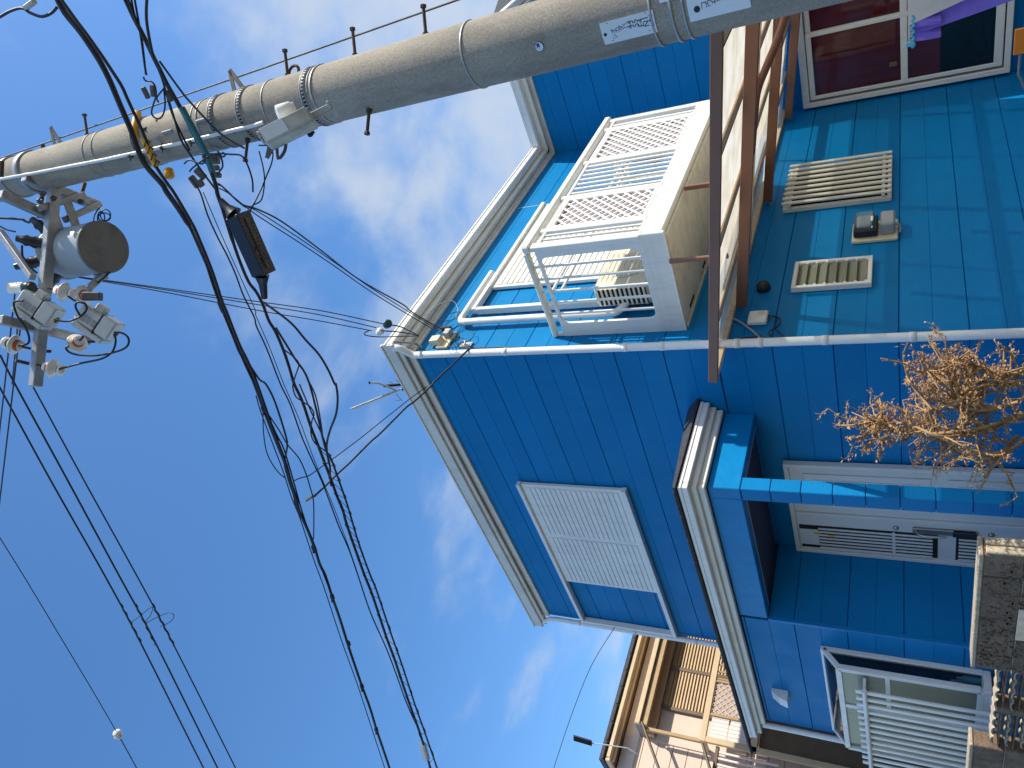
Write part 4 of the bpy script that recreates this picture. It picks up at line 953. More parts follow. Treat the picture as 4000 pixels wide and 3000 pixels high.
single('trunk_cable', MB().tube(run_on(crv([PW(x,y,CB) for x,y in thick],4),thick), [.019]*60+[.0115]*(4*(len(thick)-1)+9-60), 9), M['black'], 'thickest black trunk cable sweeping past the pole in the upper bundle', 'cable')
sec = zz(0,0,[(505,-40),(640,150),(760,310),(880,480),(960,600),(1050,740),(1100,850),(1160,980),(1230,1130),(1290,1290),(1350,1440),(1450,1590)])+zz(0,750,[(1500,0),(1590,150),(1680,310),(1740,450),(1790,570),(1840,700),(1880,820),(1915,930),(1960,1040),(2010,1170),(2070,1320),(2130,1440),(2185,1560)])+zz(1000,1500,[(28,50),(85,215),(150,400),(215,570),(262,700),(300,840),(345,980),(372,1090),(418,1190),(465,1300),(500,1390),(520,1440)])
cable('branch_cable', 'second black cable lying against the trunk cable past the pole', sec, CB-.03, .011)
cable('messenger_wire', 'thin wire strung just left of the trunk cable over the lane', zz(1000,1500,[(0,100),(45,250),(150,530),(240,770),(300,960),(380,1160),(450,1370),(500,1520),(552,1659)])+zz(1000,2250,[(605,150),(740,560),(870,920),(985,1270),(1112,1660)]), CB+.02, .0045)
cable('lashing_cable', 'thin black cable in the middle of the upper bundle', zz(0,750,[(1480,30),(1720,470),(1860,870),(1990,1200),(2120,1500)])+zz(1000,1500,[(20,80),(170,420),(240,560),(330,860),(380,1040),(430,1200),(490,1370)])+zz(1000,2250,[(590,0),(690,260),(790,590),(905,930)]), CB-.012, .006)
cable('lashing_cable', 'thin black cable on the house side of the upper bundle', zz(1000,1500,[(85,230),(200,400),(270,520),(370,640),(430,770),(470,900),(495,1000),(500,1160),(497,1340)]), CB-.02, .005)
cable('slack_cable', 'thin black cable drooping left of the upper bundle', zz(1000,1500,[(60,270),(65,420),(90,580),(140,690),(200,770),(250,810)]), CB+.02, .0045)
cable('bowed_cable', 'black cable bowing out to the right beside the upper bundle', zz(0,750,[(2105,1440),(2160,1500)])+zz(1000,1500,[(30,-40),(85,0),(150,120),(210,290),(258,450),(270,520),(262,590),(245,670),(262,760),(300,840)]), CB-.02, .0075)
clo = [(-.5,0),(0,0)]
def clamps(name, pts, c, r, l, label, m='black'):
    ordn = ['first','second','third','fourth','fifth','sixth']
    for i, (x, y, dx, dy) in enumerate(pts):
        p = PW(x,y,c); q2 = PW(x+dx,y+dy,c); a_ = (q2-p).normalized()
        single(name, MB().lathe(p-a_*l/2, a_, [(0,r*.7),(l*.1,r),(l*.9,r),(l,r*.7)], 10).bar(p, p+RIGHT*-.045, .012, .012), M[m], label % ordn[i], 'cable clamp', 'cable clamps on the upper bundle')
clamps('cable_clamp', [(1030,1598,20,50),(1225,2140,20,60),(1298,2332,20,60),(1361,2514,20,60),(1414,2682,20,60),(1470,2850,20,60)], CB, .018, .05, 'small black clamp on the upper trunk cable, %s one counted from the pole')
single('cable_splice', MB().lathe(PW(855,1170,CB)-DZ*0, (PW(890,1250,CB)-PW(855,1170,CB)), [(0,.012),(.02,.022),(.09,.022),(.11,.012)], 10), M['black'], 'thick black splice on the upper bundle below the service wires', 'cable splice')
# yellow and teal cable guards
yg = single('cable_guard', MB().tube([PW(x,y,CB-.03) for x,y in zz(0,0,[(1240,1195),(1300,1330),(1352,1440)])], .021, 10), M['yellow'], 'yellow cable guard strapped to a cable in front of the pole', 'cable guard')
for i in range(4):
    p = PW(*zz(0,0,[(1258+28*i,1245+58*i)])[0], CB-.03); part('tie', MB().bar(p-RIGHT*.025, p+RIGHT*.025+DOWN*.02, .004, .048, FWD), M['black'], yg)
single('cable_guard', MB().tube([ONP(*p,.01) for p in zz(0,0,[(1190,980),(1175,1060),(1160,1130),(1180,1200)])], .026, 8), M['yellow'], 'yellow guard lying on the pole behind the trunk cable', 'cable guard')
single('cable_guard', MB().lathe(PT(655,658,4.95), RIGHT*-1+DOWN*.3, [(0,.02),(.01,.032),(.06,.032),(.07,.02)], 14), M['yellow'], 'small yellow cap sticking out left of the pole', 'cable guard')
single('cable_guard', MB().tube([PW(x,y,CC) for x,y in zz(0,0,[(1570,930),(1640,1060),(1720,1210),(1790,1350),(1835,1490)])], .020, 10), M['teal'], 'dark teal cable guard crossing the pole', 'cable guard')

low = zz(0,0,[(1050,-60),(1085,0),(1160,160),(1240,310),(1320,480),(1380,600),(1450,740),(1530,880),(1600,1010),(1680,1170),(1760,1320),(1820,1470),(1865,1600)])+zz(0,750,[(1880,20),(1920,130),(1960,260),(2020,450),(2080,620),(2150,780)])+zz(1000,750,[(0,860),(60,975),(110,1110),(170,1210),(240,1375),(290,1525),(330,1659)])+zz(1000,1500,[(400,150),(470,360),(540,540),(600,700),(650,830),(700,970),(750,1090),(775,1185),(830,1350),(890,1520)])+zz(1000,2250,[(940,0),(1000,150),(1065,345),(1130,540),(1190,700),(1250,880),(1310,1060),(1362,1205),(1425,1385),(1510,1670)])
single('lower_trunk_cable', MB().tube(run_on(crv([PW(x,y,CC) for x,y in low],4),low), [.0135]*68+[.0105]*(4*(len(low)-1)+9-68), 9), M['black'], 'thick black trunk cable of the lower bundle with the splice case', 'cable')
low2 = zz(1000,750,[(170,1170),(330,1430),(460,1650)])+zz(1000,1500,[(600,560),(650,650),(740,900),(800,1080),(870,1320),(922,1475)])+zz(1000,2250,[(990,0),(1040,120),(1150,450),(1262,770),(1370,1100),(1472,1390),(1565,1660)])
cable('parallel_cable', 'black cable running parallel below the lower trunk cable', low2, CC-.02, .0075)
zig = []; A0 = zz(1000,1500,[(540,540),(600,700),(650,830),(700,970),(750,1090),(790,1240),(830,1350),(890,1520)])+zz(1000,2250,[(940,0),(1000,150),(1065,345),(1130,540),(1190,700),(1250,880),(1310,1060),(1362,1205),(1425,1385),(1510,1670)])
B0 = zz(1000,1500,[(655,650),(690,760),(740,900),(790,1050),(830,1180),(870,1320),(895,1400),(940,1540)])+zz(1000,2250,[(1000,20),(1050,150),(1120,360),(1190,560),(1250,740),(1310,920),(1370,1100),(1425,1250),(1490,1440),(1565,1660)])
for i in range(len(A0)-1):
    a, b2, c_, d_ = A0[i], B0[i], A0[i+1], B0[i+1]; mid = lambda p, q_, f: (p[0]+(q_[0]-p[0])*f, p[1]+(q_[1]-p[1])*f)
    zig += [mid(a,c_,.1), mid(mid(a,c_,.25),mid(b2,d_,.25),1.08), mid(mid(a,c_,.55),mid(b2,d_,.55),1.1), mid(mid(a,c_,.8),mid(b2,d_,.8),.2), mid(mid(a,c_,.95),mid(b2,d_,.95),-.25)]
cable('spiral_hanger', 'thin wire lashed in a zigzag between the two lower cables', zig, CC-.012, .0021, sub=3)
thin = zz(0,750,[(1650,-120),(1720,0),(1800,200),(1880,380),(1960,560),(2040,720),(2110,890),(2190,1080)])+zz(1000,750,[(0,1160),(100,1350),(210,1659)])+zz(1000,1500,[(290,180),(400,450),(490,660),(560,840),(640,1020),(720,1220),(800,1440),(880,1659)])+zz(1000,2250,[(1000,320),(1130,640),(1230,920),(1290,1050),(1350,1205),(1420,1375)])
cable('wavy_drop_cable', 'thin wavy black cable left of the lower bundle', [(x+4*math.sin(i*1.9), y) for i, (x, y) in enumerate(thin)], CC+.02, .0055)
cable('straight_wire', 'very thin straight wire beside the wavy cable', zz(0,750,[(1755,0),(1900,340),(2080,740),(2205,1020)])+zz(1000,750,[(0,1070),(120,1350),(240,1659)])+zz(1000,1500,[(370,300),(520,700),(650,1010),(780,1350),(880,1640)]), CC+.025, .0030)
cable('looping_cable', 'black cable curving right and back to the lower bundle', zz(1000,750,[(60,950),(110,985),(300,1130),(430,1280),(540,1400),(620,1530),(680,1659)])+zz(1000,1500,[(690,0),(706,120),(692,260),(640,400),(612,520),(618,620),(640,720),(640,800),(650,880)]), CC-.02, .0078)
cable('thin_wire', 'thin wire between the loop and the lower bundle', zz(1000,750,[(240,1360),(330,1430),(370,1490),(340,1590),(320,1659)])+zz(1000,1500,[(320,40),(345,110),(400,150),(470,200),(500,260),(480,330),(475,430),(510,510),(600,580),(650,620)]), CC-.015, .005)
cable('thin_wire', 'thin wire fanning down the house side of the lower bundle', zz(1000,1500,[(375,0),(490,270),(580,460),(610,560)]), CC-.022, .005)
cable('thin_wire', 'thin wire nearest the house beside the looping cable', zz(1000,1500,[(470,0),(520,120),(560,330),(580,470),(612,580)]), CC-.026, .005)
cable('slack_cable', 'thin cable beside the lower bundle right of the pole top', zz(0,0,[(1270,-30),(1265,150),(1290,330),(1330,500),(1390,600)]), CC-.03, .009)
for i, pts in enumerate(([(1100,-30),(1180,200),(1240,330),(1330,480)],[(1130,-30),(1160,120),(1210,280),(1250,560),(1265,650)],[(1160,-30),(1200,200),(1225,330),(1260,640)],[(1380,530),(1560,780),(1660,900),(1900,1150),(2110,1280)],[(1430,780),(1500,1000),(1560,1200),(1640,1330),(1760,1500),(1880,1659)],[(1300,440),(1400,680),(1480,960),(1550,1120),(1640,1300)])):
    cable('stray_cable', ['thin cable on the left edge of the lower bundle above the pole','thin cable dropping to the clips right of the pole','slim cable next to the one dropping to the clips','single thin cable slanting across the pole to its left edge','thin cable passing left in front of the pole below the teal guard','slim cable hugging the lower bundle past the pole'][i], zz(0,0,pts), CC+.01*(i-2), .0065)
# splice case hanging on the lower bundle
sA, sB = PW(892,850,CC-.03), PW(990,1068,CC-.03); sd = (sB-sA); su = Vector((0,0,1)); sn = sd.cross(su).normalized(); su = sn.cross(sd).normalized()
if su.z < 0: su = -su
sc_ = thing('splice_case', 'long black cable splice case hanging on the lower bundle', 'splice case', (sA+sB)/2-DZ*.1)
cc_ = (sA+sB)/2-su*.070+sd*.03
part('case', MB().obox(cc_, sd*.54, sn*.045, su*.058, .012), M['blackglossy'], sc_)
part('lid', MB().obox(cc_-su*.066, sd*.54, sn*.058, su*.010, .006), M['blackglossy'], sc_)
part('ridge', MB().obox(cc_-su*.079, sd*.44, sn*.012, su*.006, .003), M['galvdark'], sc_)
part('end_sleeve', MB().lathe(sA-sd*.30-su*.0, (sd*.32-su*.07), [(0,.020),(.06,.024),((sd*.32).length,.055)], 12), M['blackglossy'], sc_)
part('end_sleeve', MB().lathe(sB+sd*.46, (-sd*.42-su*.07), [(0,.020),(.10,.028),((sd*.42).length,.048)], 12), M['blackglossy'], sc_)
part('cable_loop', MB().tube(crv([cc_-su*.09+sd*.05, cc_-su*.12+sd*.15-sn*.03, cc_-su*.14+sd*.28-sn*.03, cc_-su*.12+sd*.34, cc_-su*.10+sd*.26],4), .005, 6), M['black'], sc_)
# power lines higher up
for i, (p0_, p1_, r) in enumerate(((((-60,1410),(0,1515),(200,1880),(410,2250),(550,2512),(795,3000),(850,3100)),0,.0085),(((0,1385),(60,1503),(250,1850),(466,2250),(608,2512),(850,3000),(900,3100)),0,.0085),(((130,1512),(330,1880),(535,2250),(680,2522),(920,3000),(970,3100)),0,.0065))):
    cable('power_line', ['leftmost and highest of the three parallel power lines','middle one of the three parallel power lines','lowest of the three parallel power lines, tied to the crossarm tip'][i], p0_, CPW-.10*i, r)
    cable('wire_wrap', ['short twisted wrap on the leftmost power line','short twisted wrap on the middle power line','short twisted wrap on the lowest power line'][i], [(a+3*math.sin(k*2.4), b2) for k, (a, b2) in enumerate([(p+ (q_-p)*f, s+(t-s)*f) for (p, s), (q_, t) in [(((471,2358),(552,2512)) if i == 0 else ((528,2358),(608,2518)) if i == 1 else ((595,2358),(680,2522)))] for f in [j/12 for j in range(13)]])], CPW-.10*i-.01, .009, cat='wire wrap', sub=2)
cable('wrap_tail', 'thin loop of wire bridging the three power lines', zz(0,2250,[(1130,405),(1210,345),(1290,280),(1320,272),(1300,340),(1250,410),(1370,350),(1460,318),(1500,335),(1490,380),(1420,425),(1385,435)]), CPW-.1, .0035)
cable('power_line', 'single thin line with a white egg insulator at the picture corner', zz(0,1500,[(-100,1170),(0,1330),(205,1659)])+zz(0,2250,[(500,490),(800,990),(980,1300),(1000,1340)]), CPW-.1, .005)
cable('power_line', 'short line leaving the white egg insulator downwards', zz(0,2250,[(1030,1390),(1055,1430),(1180,1659),(1240,1780)]), CPW-.1, .006)
eg = PW(*zz(0,2250,[(1018,1368)])[0], CPW-.1); ed = (PW(470,2890,CPW-.1)-PW(450,2850,CPW-.1)).normalized()
e_o = single('egg_insulator', MB().lathe(eg-ed*.06, ed, [(0,.015),(.012,.040),(.035,.052),(.058,.036),(.062,.036),(.085,.052),(.108,.040),(.12,.015)], 20), M['porc'], 'white egg shaped strain insulator on the thin line', 'insulator')
for i, (a, b2) in enumerate((((58,1150),(-10,1760)),((80,1158),(48,1500)),((95,1150),(-5,1990)))):
    A_ = PT(*a,5.7); B_ = PT(*b2,6.6); single('jumper_wire', MB().tube([A_.lerp(B_, k/6) for k in range(7)], .0065, 6), M['black'], ['leftmost thin wire dropping from the strain insulator','middle thin wire dropping from the strain insulator','rightmost long thin wire dropping from the strain insulator'][i], 'wire')
def jump(label, pts, t, r=.008, t2=None):
    n_ = len(pts); P = [PT(x,y,t+((t2 or t)-t)*i/(n_-1)) for i, (x, y) in enumerate(pts)]
    single('jumper_wire', MB().tube(crv(P,6), r, 7), M['black'], label, 'wire')
jump('black jumper looping from the near fuse switch to the insulator by the transformer', zz(0,750,[(470,1100),(540,1115),(620,1110),(700,1070),(748,1015),(735,965),(690,950),(660,960),(655,1000),(700,1080)]), 5.5)
jump('black jumper from the near fuse switch to the upward insulator', zz(0,750,[(200,940),(130,945),(120,980),(150,1070),(215,1160),(250,1250),(240,1310),(160,1330)]), 5.5)
jump('black jumper from the far fuse switch to the insulator at the arm tip', zz(0,750,[(985,1225),(1000,1290),(970,1380),(880,1440),(700,1480),(510,1530)]), 5.5)
jump('black jumper curling round from the far fuse switch to the hidden insulator', zz(0,750,[(985,1212),(1060,1220),(1110,1265),(1100,1330),(1020,1375),(850,1410),(700,1410),(610,1390),(570,1350),(595,1332)]), 5.5)
jump('black wire from the transformer base to the bracket insulator', zz(0,750,[(950,690),(900,740),(835,790),(780,840)]), 5.7)
jump('thin black wire from the insulator past the far switch', zz(0,750,[(590,900),(640,935),(690,950),(735,965)]), 5.52)
jump('thick black lead entering the transformer bushing from the left', zz(0,800,[(-30,225),(60,228),(370,250),(430,280),(510,305)],4.424), 5.7, .010)
jump('thin black lead below the thick transformer lead', zz(0,800,[(-20,360),(120,430),(270,465)],4.424), 5.7, .006)
jump('white cable bent round the transformer shoulder', zz(0,800,[(380,700),(385,860),(420,930),(520,1070),(640,1180)],4.424), 5.45, .008)

# ---- service wires to the house corner
hk = Vector((-.12,-.28,6.08)); bk = Vector((.24,-.09,5.78))
def service(label, pts, A_, B_, r):
    P = [PV(x,y,A_,B_) for x, y in pts]; single('service_wire', MB().tube(crv(P,5), r, 6), M['black'], label, 'wire', 'service wires to the house')
tA_ = (-1.45,-2.3)
for i, (y0, pts) in enumerate((('a',[(298,1079),(620,1123),(1000,1177),(1250,1213),(1455,1256),(1500,1266)]),('b',[(300,1081),(620,1128),(1000,1189),(1250,1230),(1470,1280)]),('c',[(302,1083),(620,1137),(1000,1211),(1250,1254),(1452,1292)]))):
    service(['top one of three service wires from the transformer to the eave insulators','middle one of three service wires from the transformer to the eave insulators','lowest of three service wires from the transformer to the eave insulators'][i], pts, tA_, (hk.x,hk.y), .005)
for i, pts in enumerate(([(1505,1268),(1560,1275),(1610,1298),(1632,1310)],[(1490,1292),(1560,1297),(1635,1310)],[(1440,1292),(1425,1300),(1430,1310),(1480,1316),(1560,1314),(1635,1312)])):
    service(['short tail from the green insulator to the wall hook','short tail from the white insulator to the wall hook','looped tail under the insulators to the wall hook'][i], pts, (hk.x-.25,hk.y-.2), (.05,-.10), .0055)
i1 = PV(1485,1295,tA_,(hk.x,hk.y)); i2 = PV(1512,1268,tA_,(hk.x,hk.y)); ia = (i2-i1).normalized()
so_ = thing('service_insulator', 'white and green shackle insulators on the service wires before the eave', 'insulator', i1)
part('white_spool', MB().lathe(i1-ia*.05, ia, [(0,.02),(.005,.034),(.025,.034),(.03,.022),(.04,.022),(.045,.036),(.07,.036),(.075,.022),(.09,.02)], 18), M['porc'], so_)
part('green_spool', MB().lathe(i2-ia*.02, ia, [(0,.02),(.005,.036),(.025,.034),(.03,.026),(.05,.040),(.07,.038),(.075,.02)], 18), M['green'], so_)
pA = (POLE.x+.02, POLE.y+.16)
for i, pts in enumerate(([(846,716),(868,728),(940,795),(1000,815),(1100,865),(1250,975),(1400,1090),(1570,1187),(1600,1212),(1660,1250),(1735,1292)],[(850,722),(880,737),(950,805),(1000,822),(1150,918),(1300,1020),(1450,1125),(1600,1220),(1738,1305)],[(856,735),(900,760),(1000,838),(1150,935),(1300,1035),(1450,1140),(1600,1232),(1742,1315)])):
    service(['top thicker one of three wires from the pole to the cream bracket','middle one of three wires from the pole to the cream bracket','lowest of three wires from the pole to the cream bracket'][i], pts, pA, (bk.x,bk.y), (.007,.0045,.005)[i])
# two drop wires from the bundle to the corner hook
e1 = PW(1160,1997,CB); hz = Vector((.05,-.09,5.46))
service('black drop cable from the upper bundle down to the corner hook', zz(1000,1500,[(500,975),(520,955),(600,880),(700,780),(800,690),(900,590),(1000,490),(1070,430),(1200,300),(1300,200),(1380,140),(1520,10)])+zz(1000,750,[(1540,1640),(1690,1500),(1790,1405),(1845,1350)]), (e1.x,e1.y), (hz.x,hz.y), .009)
e2 = PW(1150,1878,CB)
service('thin messenger wire from the upper bundle towards the house roof', zz(1000,1500,[(330,835),(390,810),(460,790),(560,720),(660,650),(900,470),(1100,310),(1340,120),(1480,20)]), (e2.x,e2.y), (-.10,.30), .0045)
single('line_tap', MB().bar(PV(*zz(1000,1500,[(425,1012)])[0],(e1.x,e1.y),(hz.x,hz.y)), PV(*zz(1000,1500,[(512,955)])[0],(e1.x,e1.y),(hz.x,hz.y)), .022, .022, DZ, .004), M['lampbox'], 'pale grey line tap where the drop cable leaves the bundle', 'connector')
single('line_tap', MB().bar(PW(*zz(1000,2250,[(1436,1450)])[0],CC), PW(*zz(1000,2250,[(1474,1585)])[0],CC), .05, .06, DZ, .012), M['plate'], 'whitish weathered connector on the lower bundle at the picture edge', 'connector')
single('line_tap', MB().bar(PW(*zz(0,0,[(220,70)])[0],CB), PW(*zz(0,0,[(300,10)])[0],CB), .035, .03, DZ, .006), M['lampbox'], 'grey connector on a cable in the top left corner', 'connector')
cable('corner_cable', 'black cable from the top left connector to the trunk cable', zz(0,0,[(-60,170),(0,145),(90,95),(190,70),(260,110),(360,143),(440,115),(490,65)]), CB, .010)
# ironwork and small clips where the lower bundle passes the pole
for i, (a, b2, nm) in enumerate(((((558,340),(580,385)),0,'left'),(((594,332),(600,378)),0,'mid'),(((648,355),(672,395)),0,'right'))):
    single('drop_clamp', MB().bar(PW(*a[0],CC), PW(*a[1],CC), .03, .022, FWD, .005), M['galvdark'], ['small grey drop clamp right of the pole, nearest the upper bundle','middle small grey drop clamp right of the pole','small grey drop clamp right of the pole, against the lower bundle'][i], 'clamp', 'drop clamps beside the pole')
for i, (a, b2) in enumerate((((745,690),(775,730)),((765,662),(800,695)),((775,705),(790,728)))):
    single('drop_clamp', MB().bar(PT(*a,4.85), PT(*b2,4.85), .045, .028, FWD, .006), M['galvdark'], ['lowest grey drop clamp hanging left of the pole','grey drop clamp close to the left edge of the pole','small grey drop clamp between the two left ones'][i], 'clamp', 'drop clamps beside the pole')
rb_ = []
for pts in ([(560,300),(568,315),(590,318),(605,335),(610,370),(600,405),(592,440),(605,460),(625,462),(640,440),(645,400),(640,350)],[(640,345),(620,370),(612,385),(620,400)],[(720,640),(740,625),(790,640),(800,610),(780,600)],[(740,670),(760,650),(830,603),(900,603),(942,608),(965,640),(985,700),(988,750)],[(835,605),(860,610),(870,650),(850,678)],[(850,590),(868,612),(880,605),(870,595)]):
    rb_.append((pts, None, .0055))
for pts in ([(1010,568),(1030,568),(1055,572),(1066,600),(1060,640),(1040,690),(1020,740),(990,800),(975,830),(972,860)],[(1012,590),(1025,640),(1033,690),(1030,745),(1018,785),(985,805),(975,840)]):
    rb_.append((pts, 4.6, .0045))
for i, (pts, t_, r_) in enumerate(rb_):
    single('loose_wire', MB().tube(crv([PT(x,y,t_) if t_ else PW(x,y,CC-.02) for x, y in pts],5), r_, 6), M['black'], ['thick S shaped black wire right of the pole by the clamps','short black wire curling beside the S shaped wire','small wire arch at the left edge of the pole','long thin wire arching out left of the pole and hanging down','short wire hook left of the pole under the arching wire','tiny wire curl at the left edge of the pole','hanging wire left of the lamp box, the longer outer one','hanging wire left of the lamp box, the shorter inner one'][i], 'wire')
for mb_ in (MB().bar(PT(560,505,4.9), PT(700,455,4.9), .02, .03, DZ, .003), MB().bar(PT(610,470,4.85), PT(720,520,4.85), .02, .02, DZ, .003), MB().obox(PT(825,620,4.75), RIGHT*.03, DOWN*.05, FWD*.03, .006), MB().obox(PT(838,655,4.7), RIGHT*.014, DOWN*.03, FWD*.02, .004), MB().obox(PT(845,683,4.7), RIGHT*.016, DOWN*.03, FWD*.02, .006)):
    part('cable_arm', mb_, M['galvdark'], up)

# ================================================================ television aerial on the roof
an = thing('tv_aerial', 'white rooftop television aerial with a long row of short elements above the eave', 'aerial', Vector((1.2,1.6,6.9)))
ta = 9.0
part('mast', MB().tube([PT(1500,1508,ta), PT(1640,1496,ta+.4)], .018, 10), M['rust'], an)
part('boom', MB().tube([PT(1372,1597,ta), PT(1595,1508,ta)], .010, 8), M['galv'], an)
for i in range(15):
    f = i/15; c_ = PT(1374+178*f, 1596-72*f, ta)
    part('element', MB().tube([c_-DOWN*.022+RIGHT*.008, c_+DOWN*.022-RIGHT*.004], .006, 6), M['porc'], an)
    part('element', MB().tube([c_-DOWN*.0-RIGHT*.012, c_+DOWN*.042-RIGHT*.018], .006, 6), M['porc'], an)
part('dipole', MB().tube(crv([PT(1570,1518,ta),PT(1585,1523,ta),PT(1600,1518,ta)],4), .012, 8).obox(PT(1577,1517,ta), RIGHT*.03, DOWN*.02, FWD*.02, .003), M['blackglossy'], an)
for (a, b2) in (((1546,1537),(1570,1565)),((1546,1565),(1568,1562)),((1520,1490),(1540,1502)),((1545,1483),(1570,1500)),((1553,1482),(1572,1497))):
    part('reflector_rod', MB().tube([PT(*a,ta), PT(*b2,ta)], .005, 6), M['galv'], an)
part('feed_arm', MB().tube(crv([PT(1450,1495,ta),PT(1475,1496,ta),PT(1500,1505,ta),PT(1525,1515,ta),PT(1550,1526,ta)],4), .013, 8), M['galv'], an)
part('feed_tip', MB().lathe(PT(1447,1495,ta), -DOWN, [(0,.018),(.02,.018)], 10), M['blackglossy'], an)

# ================================================================ neighbouring house on the left
nh = thing('pink_house', 'pale pink neighbouring house with bronze balcony frames beyond the blue house', 'house', (0.5,8.0,0))
NY = 7.9; YF = 7.5
cr0 = PY(*[2000+835/2.212, 2250+1580/2.212], NY-.3); gz = cr0.z; gx = cr0.x
NXL = gx+.28
part('wall_core', MB().box((NXL+.02,NY+.02,0),(8,14,gz+.1)), M['pinkwall'], nh)
hfL, hfR = PY(2000+1090/2.212, 2250+1270/2.212, YF), PY(2000+1250/2.212, 2250+490/2.212, YF); hz_ = (hfL.z+hfR.z)/2
for i in range(24):                              # siding panels of the wall facing the lane
    z0, z1 = .2+i*.235, .2+(i+1)*.235-.008
    if z1 > gz-.05: break
    for j in range(8):
        part('siding_panel', MB().bbox((NXL-.9+j*.6,NY-.005,z0),(NXL-.9+j*.6+.592,NY+.015,z1),.004), M['pinkwhite'] if z0 > hz_+.02 else M['pinkwall'], nh)
part('wall_end', MB().box((NXL-.9,NY+.016,0),(NXL+.02,14,gz-.05)), M['pinkwall'], nh)
part('frieze', MB().bbox((NXL-.86,NY-.02,gz-.30),(8,NY-.006,gz-.06),.004), M['pinkwhite'], nh)
part('soffit', MB().box((gx-.0,NY-.28,gz-.045),(8,NY+.3,gz-.02)), M['bronzedark'], nh)
for z_, d, h in ((gz,.30,.045),(gz-.04,.24,.03)): part('gutter', MB().bbox((gx,NY-d-.05,z_-h),(8,NY-d+.05,z_+h),.02), M['gutter'], nh)
part('gutter', MB().bbox((gx-.05,NY-.35,gz-.045),(gx-.001,14,gz+.04),.02), M['gutter'], nh)
part('roof', MB().add([(gx-.06,NY-.36,gz+.05),(8,NY-.36,gz+.05),(8,14,gz+.05),(gx-.06,14,gz+.05),(gx-.06,NY-.36,gz+.13),(8,NY-.36,gz+.16),(8,14,gz+.2),(gx-.06,14,gz+.15),(gx+3,NY+2.6,gz+1.1),(8,NY+2.6,gz+1.1)],[(3,2,1,0),(0,1,5,4),(3,0,4,7),(4,5,9,8),(7,4,8),(5,6,9),(6,7,8,9),(1,2,6,5),(2,3,7,6)]), M['roof'], nh)
for i in range(12): part('roof_tile', MB().bbox((gx-.05+i*.30,NY-.385,gz+.055),(gx+.24+i*.30,NY-.30,gz+.10),.015), M['roof'], nh)
# balcony hood, shutters, rail
part('balcony_hood', MB().bbox((hfL.x,YF,hz_-.05),(6,NY-.021,hz_+.03),.006), M['gutter'], nh)
part('hood_end_shaded', MB().bbox((hfL.x-.012,YF+.01,hz_-.075),(hfL.x-.001,NY-.03,hz_+.03),.004), M['grey'], nh)  # grey plate: shade of the side turned from the sun, put in as colour
part('hood_beam', MB().bbox((hfL.x+.02,YF+.05,hz_-.16),(6,YF+.12,hz_-.055),.006), M['bronze'], nh)
dTL, dTR, dB = PY(2000+1330/2.212,2250+1140/2.212,NY-.06), PY(2000+1420/2.212,2250+520/2.212,NY-.06), PY(2000+1670/2.212,2250+1200/2.212,NY-.06)
x0, x1, zt, zb = dTL.x, dTR.x+.35, (dTL.z+dTR.z)/2, dB.z
sh = part('shutter', MB().bbox((x0,NY-.06,zb-.7),(x1,NY-.02,zt),.004), M['bronze'], nh, 'bronze slatted shutter under the balcony hood')
for i in range(26):
    z = zb-.68+i*(zt-zb+.66)/26
    part('slat', MB().prism([(x0+.03,NY-.061,z),(x0+.03,NY-.085,z+.004),(x0+.03,NY-.075,z+.030),(x0+.03,NY-.061,z+.036)],(x1-x0-.06,0,0)), M['bronze'], sh)
for f in (.0,.42,.84,1): part('stile', MB().bbox((x0+f*(x1-x0)-.03,NY-.095,zb-.7),(x0+f*(x1-x0)+.03,NY-.061,zt+.03),.005), M['bronzedark'], sh)
part('shutter_box', MB().bbox((x0-.5,NY-.10,zt+.031),(x1+.2,NY-.02,zt+.16),.006), M['gutter'], nh)
part('wall_panel', MB().bbox((x0-.55,NY-.03,zb-.7),(x0-.031,NY-.006,zt),.004), M['pinkwall'], nh)
rL, rR = PY(2000+1640/2.212,2250+1430/2.212,YF), PY(2000+1800/2.212,2250+600/2.212,YF); rz = (rL.z+rR.z)/2
part('balcony_rail', MB().bbox((rL.x,YF-.03,rz-.045),(6,YF+.03,rz+.045),.006), M['gutter'], nh)
part('balcony_post', MB().bbox((rL.x,YF-.03,.0),(rL.x+.085,YF+.03,rz-.046),.006), M['gutter'], nh)
part('side_rail', MB().bbox((rL.x+.0,YF+.031,rz-.04),(rL.x+.06,NY-.03,rz+.03),.006), M['gutter'], nh)
part('balcony_post', MB().bbox((rL.x+.01,YF+.05,rz+.031),(rL.x+.06,YF+.11,hz_-.16),.004), M['bronze'], nh)
lx0, lx1 = rL.x+.46, rL.x+.97
lp = part('lattice_panel', MB().box((lx0,YF+.012,rz-.75),(lx1,YF+.018,rz-.05)), M['mauve'], nh, 'bronze diamond lattice panel')
for sg in (1,-1):
    for k in range(-9,16):
        c = clip_seg((lx0+k*.1, rz-.75 if sg > 0 else rz-.05), (.7,.714*sg), lx0, lx1, rz-.75, rz-.05)
        if c: part('lattice_strip', MB().bar((lx0+k*.1+.7*c[0],YF+.004-.004*sg,(rz-.75 if sg>0 else rz-.05)+.714*sg*c[0]),(lx0+k*.1+.7*c[1],YF+.004-.004*sg,(rz-.75 if sg>0 else rz-.05)+.714*sg*c[1]),.008,.016,(-.714*sg,0,.7)), M['gutter'], lp)
for xx in (lx0-.02, lx1+.02): part('balcony_post', MB().bbox((xx-.02,YF-.02,rz-1.1),(xx+.02,YF+.02,rz-.047),.004), M['bronze'], nh)
for i in range(2):
    for j in range(6):
        part('glazed_panel', MB().bbox((rL.x+.10+j*.06,YF+.01,rz-.62+i*.28),(rL.x+.155+j*.06,YF+.02,rz-.36+i*.28),.003), M['pinkwhite'], nh)
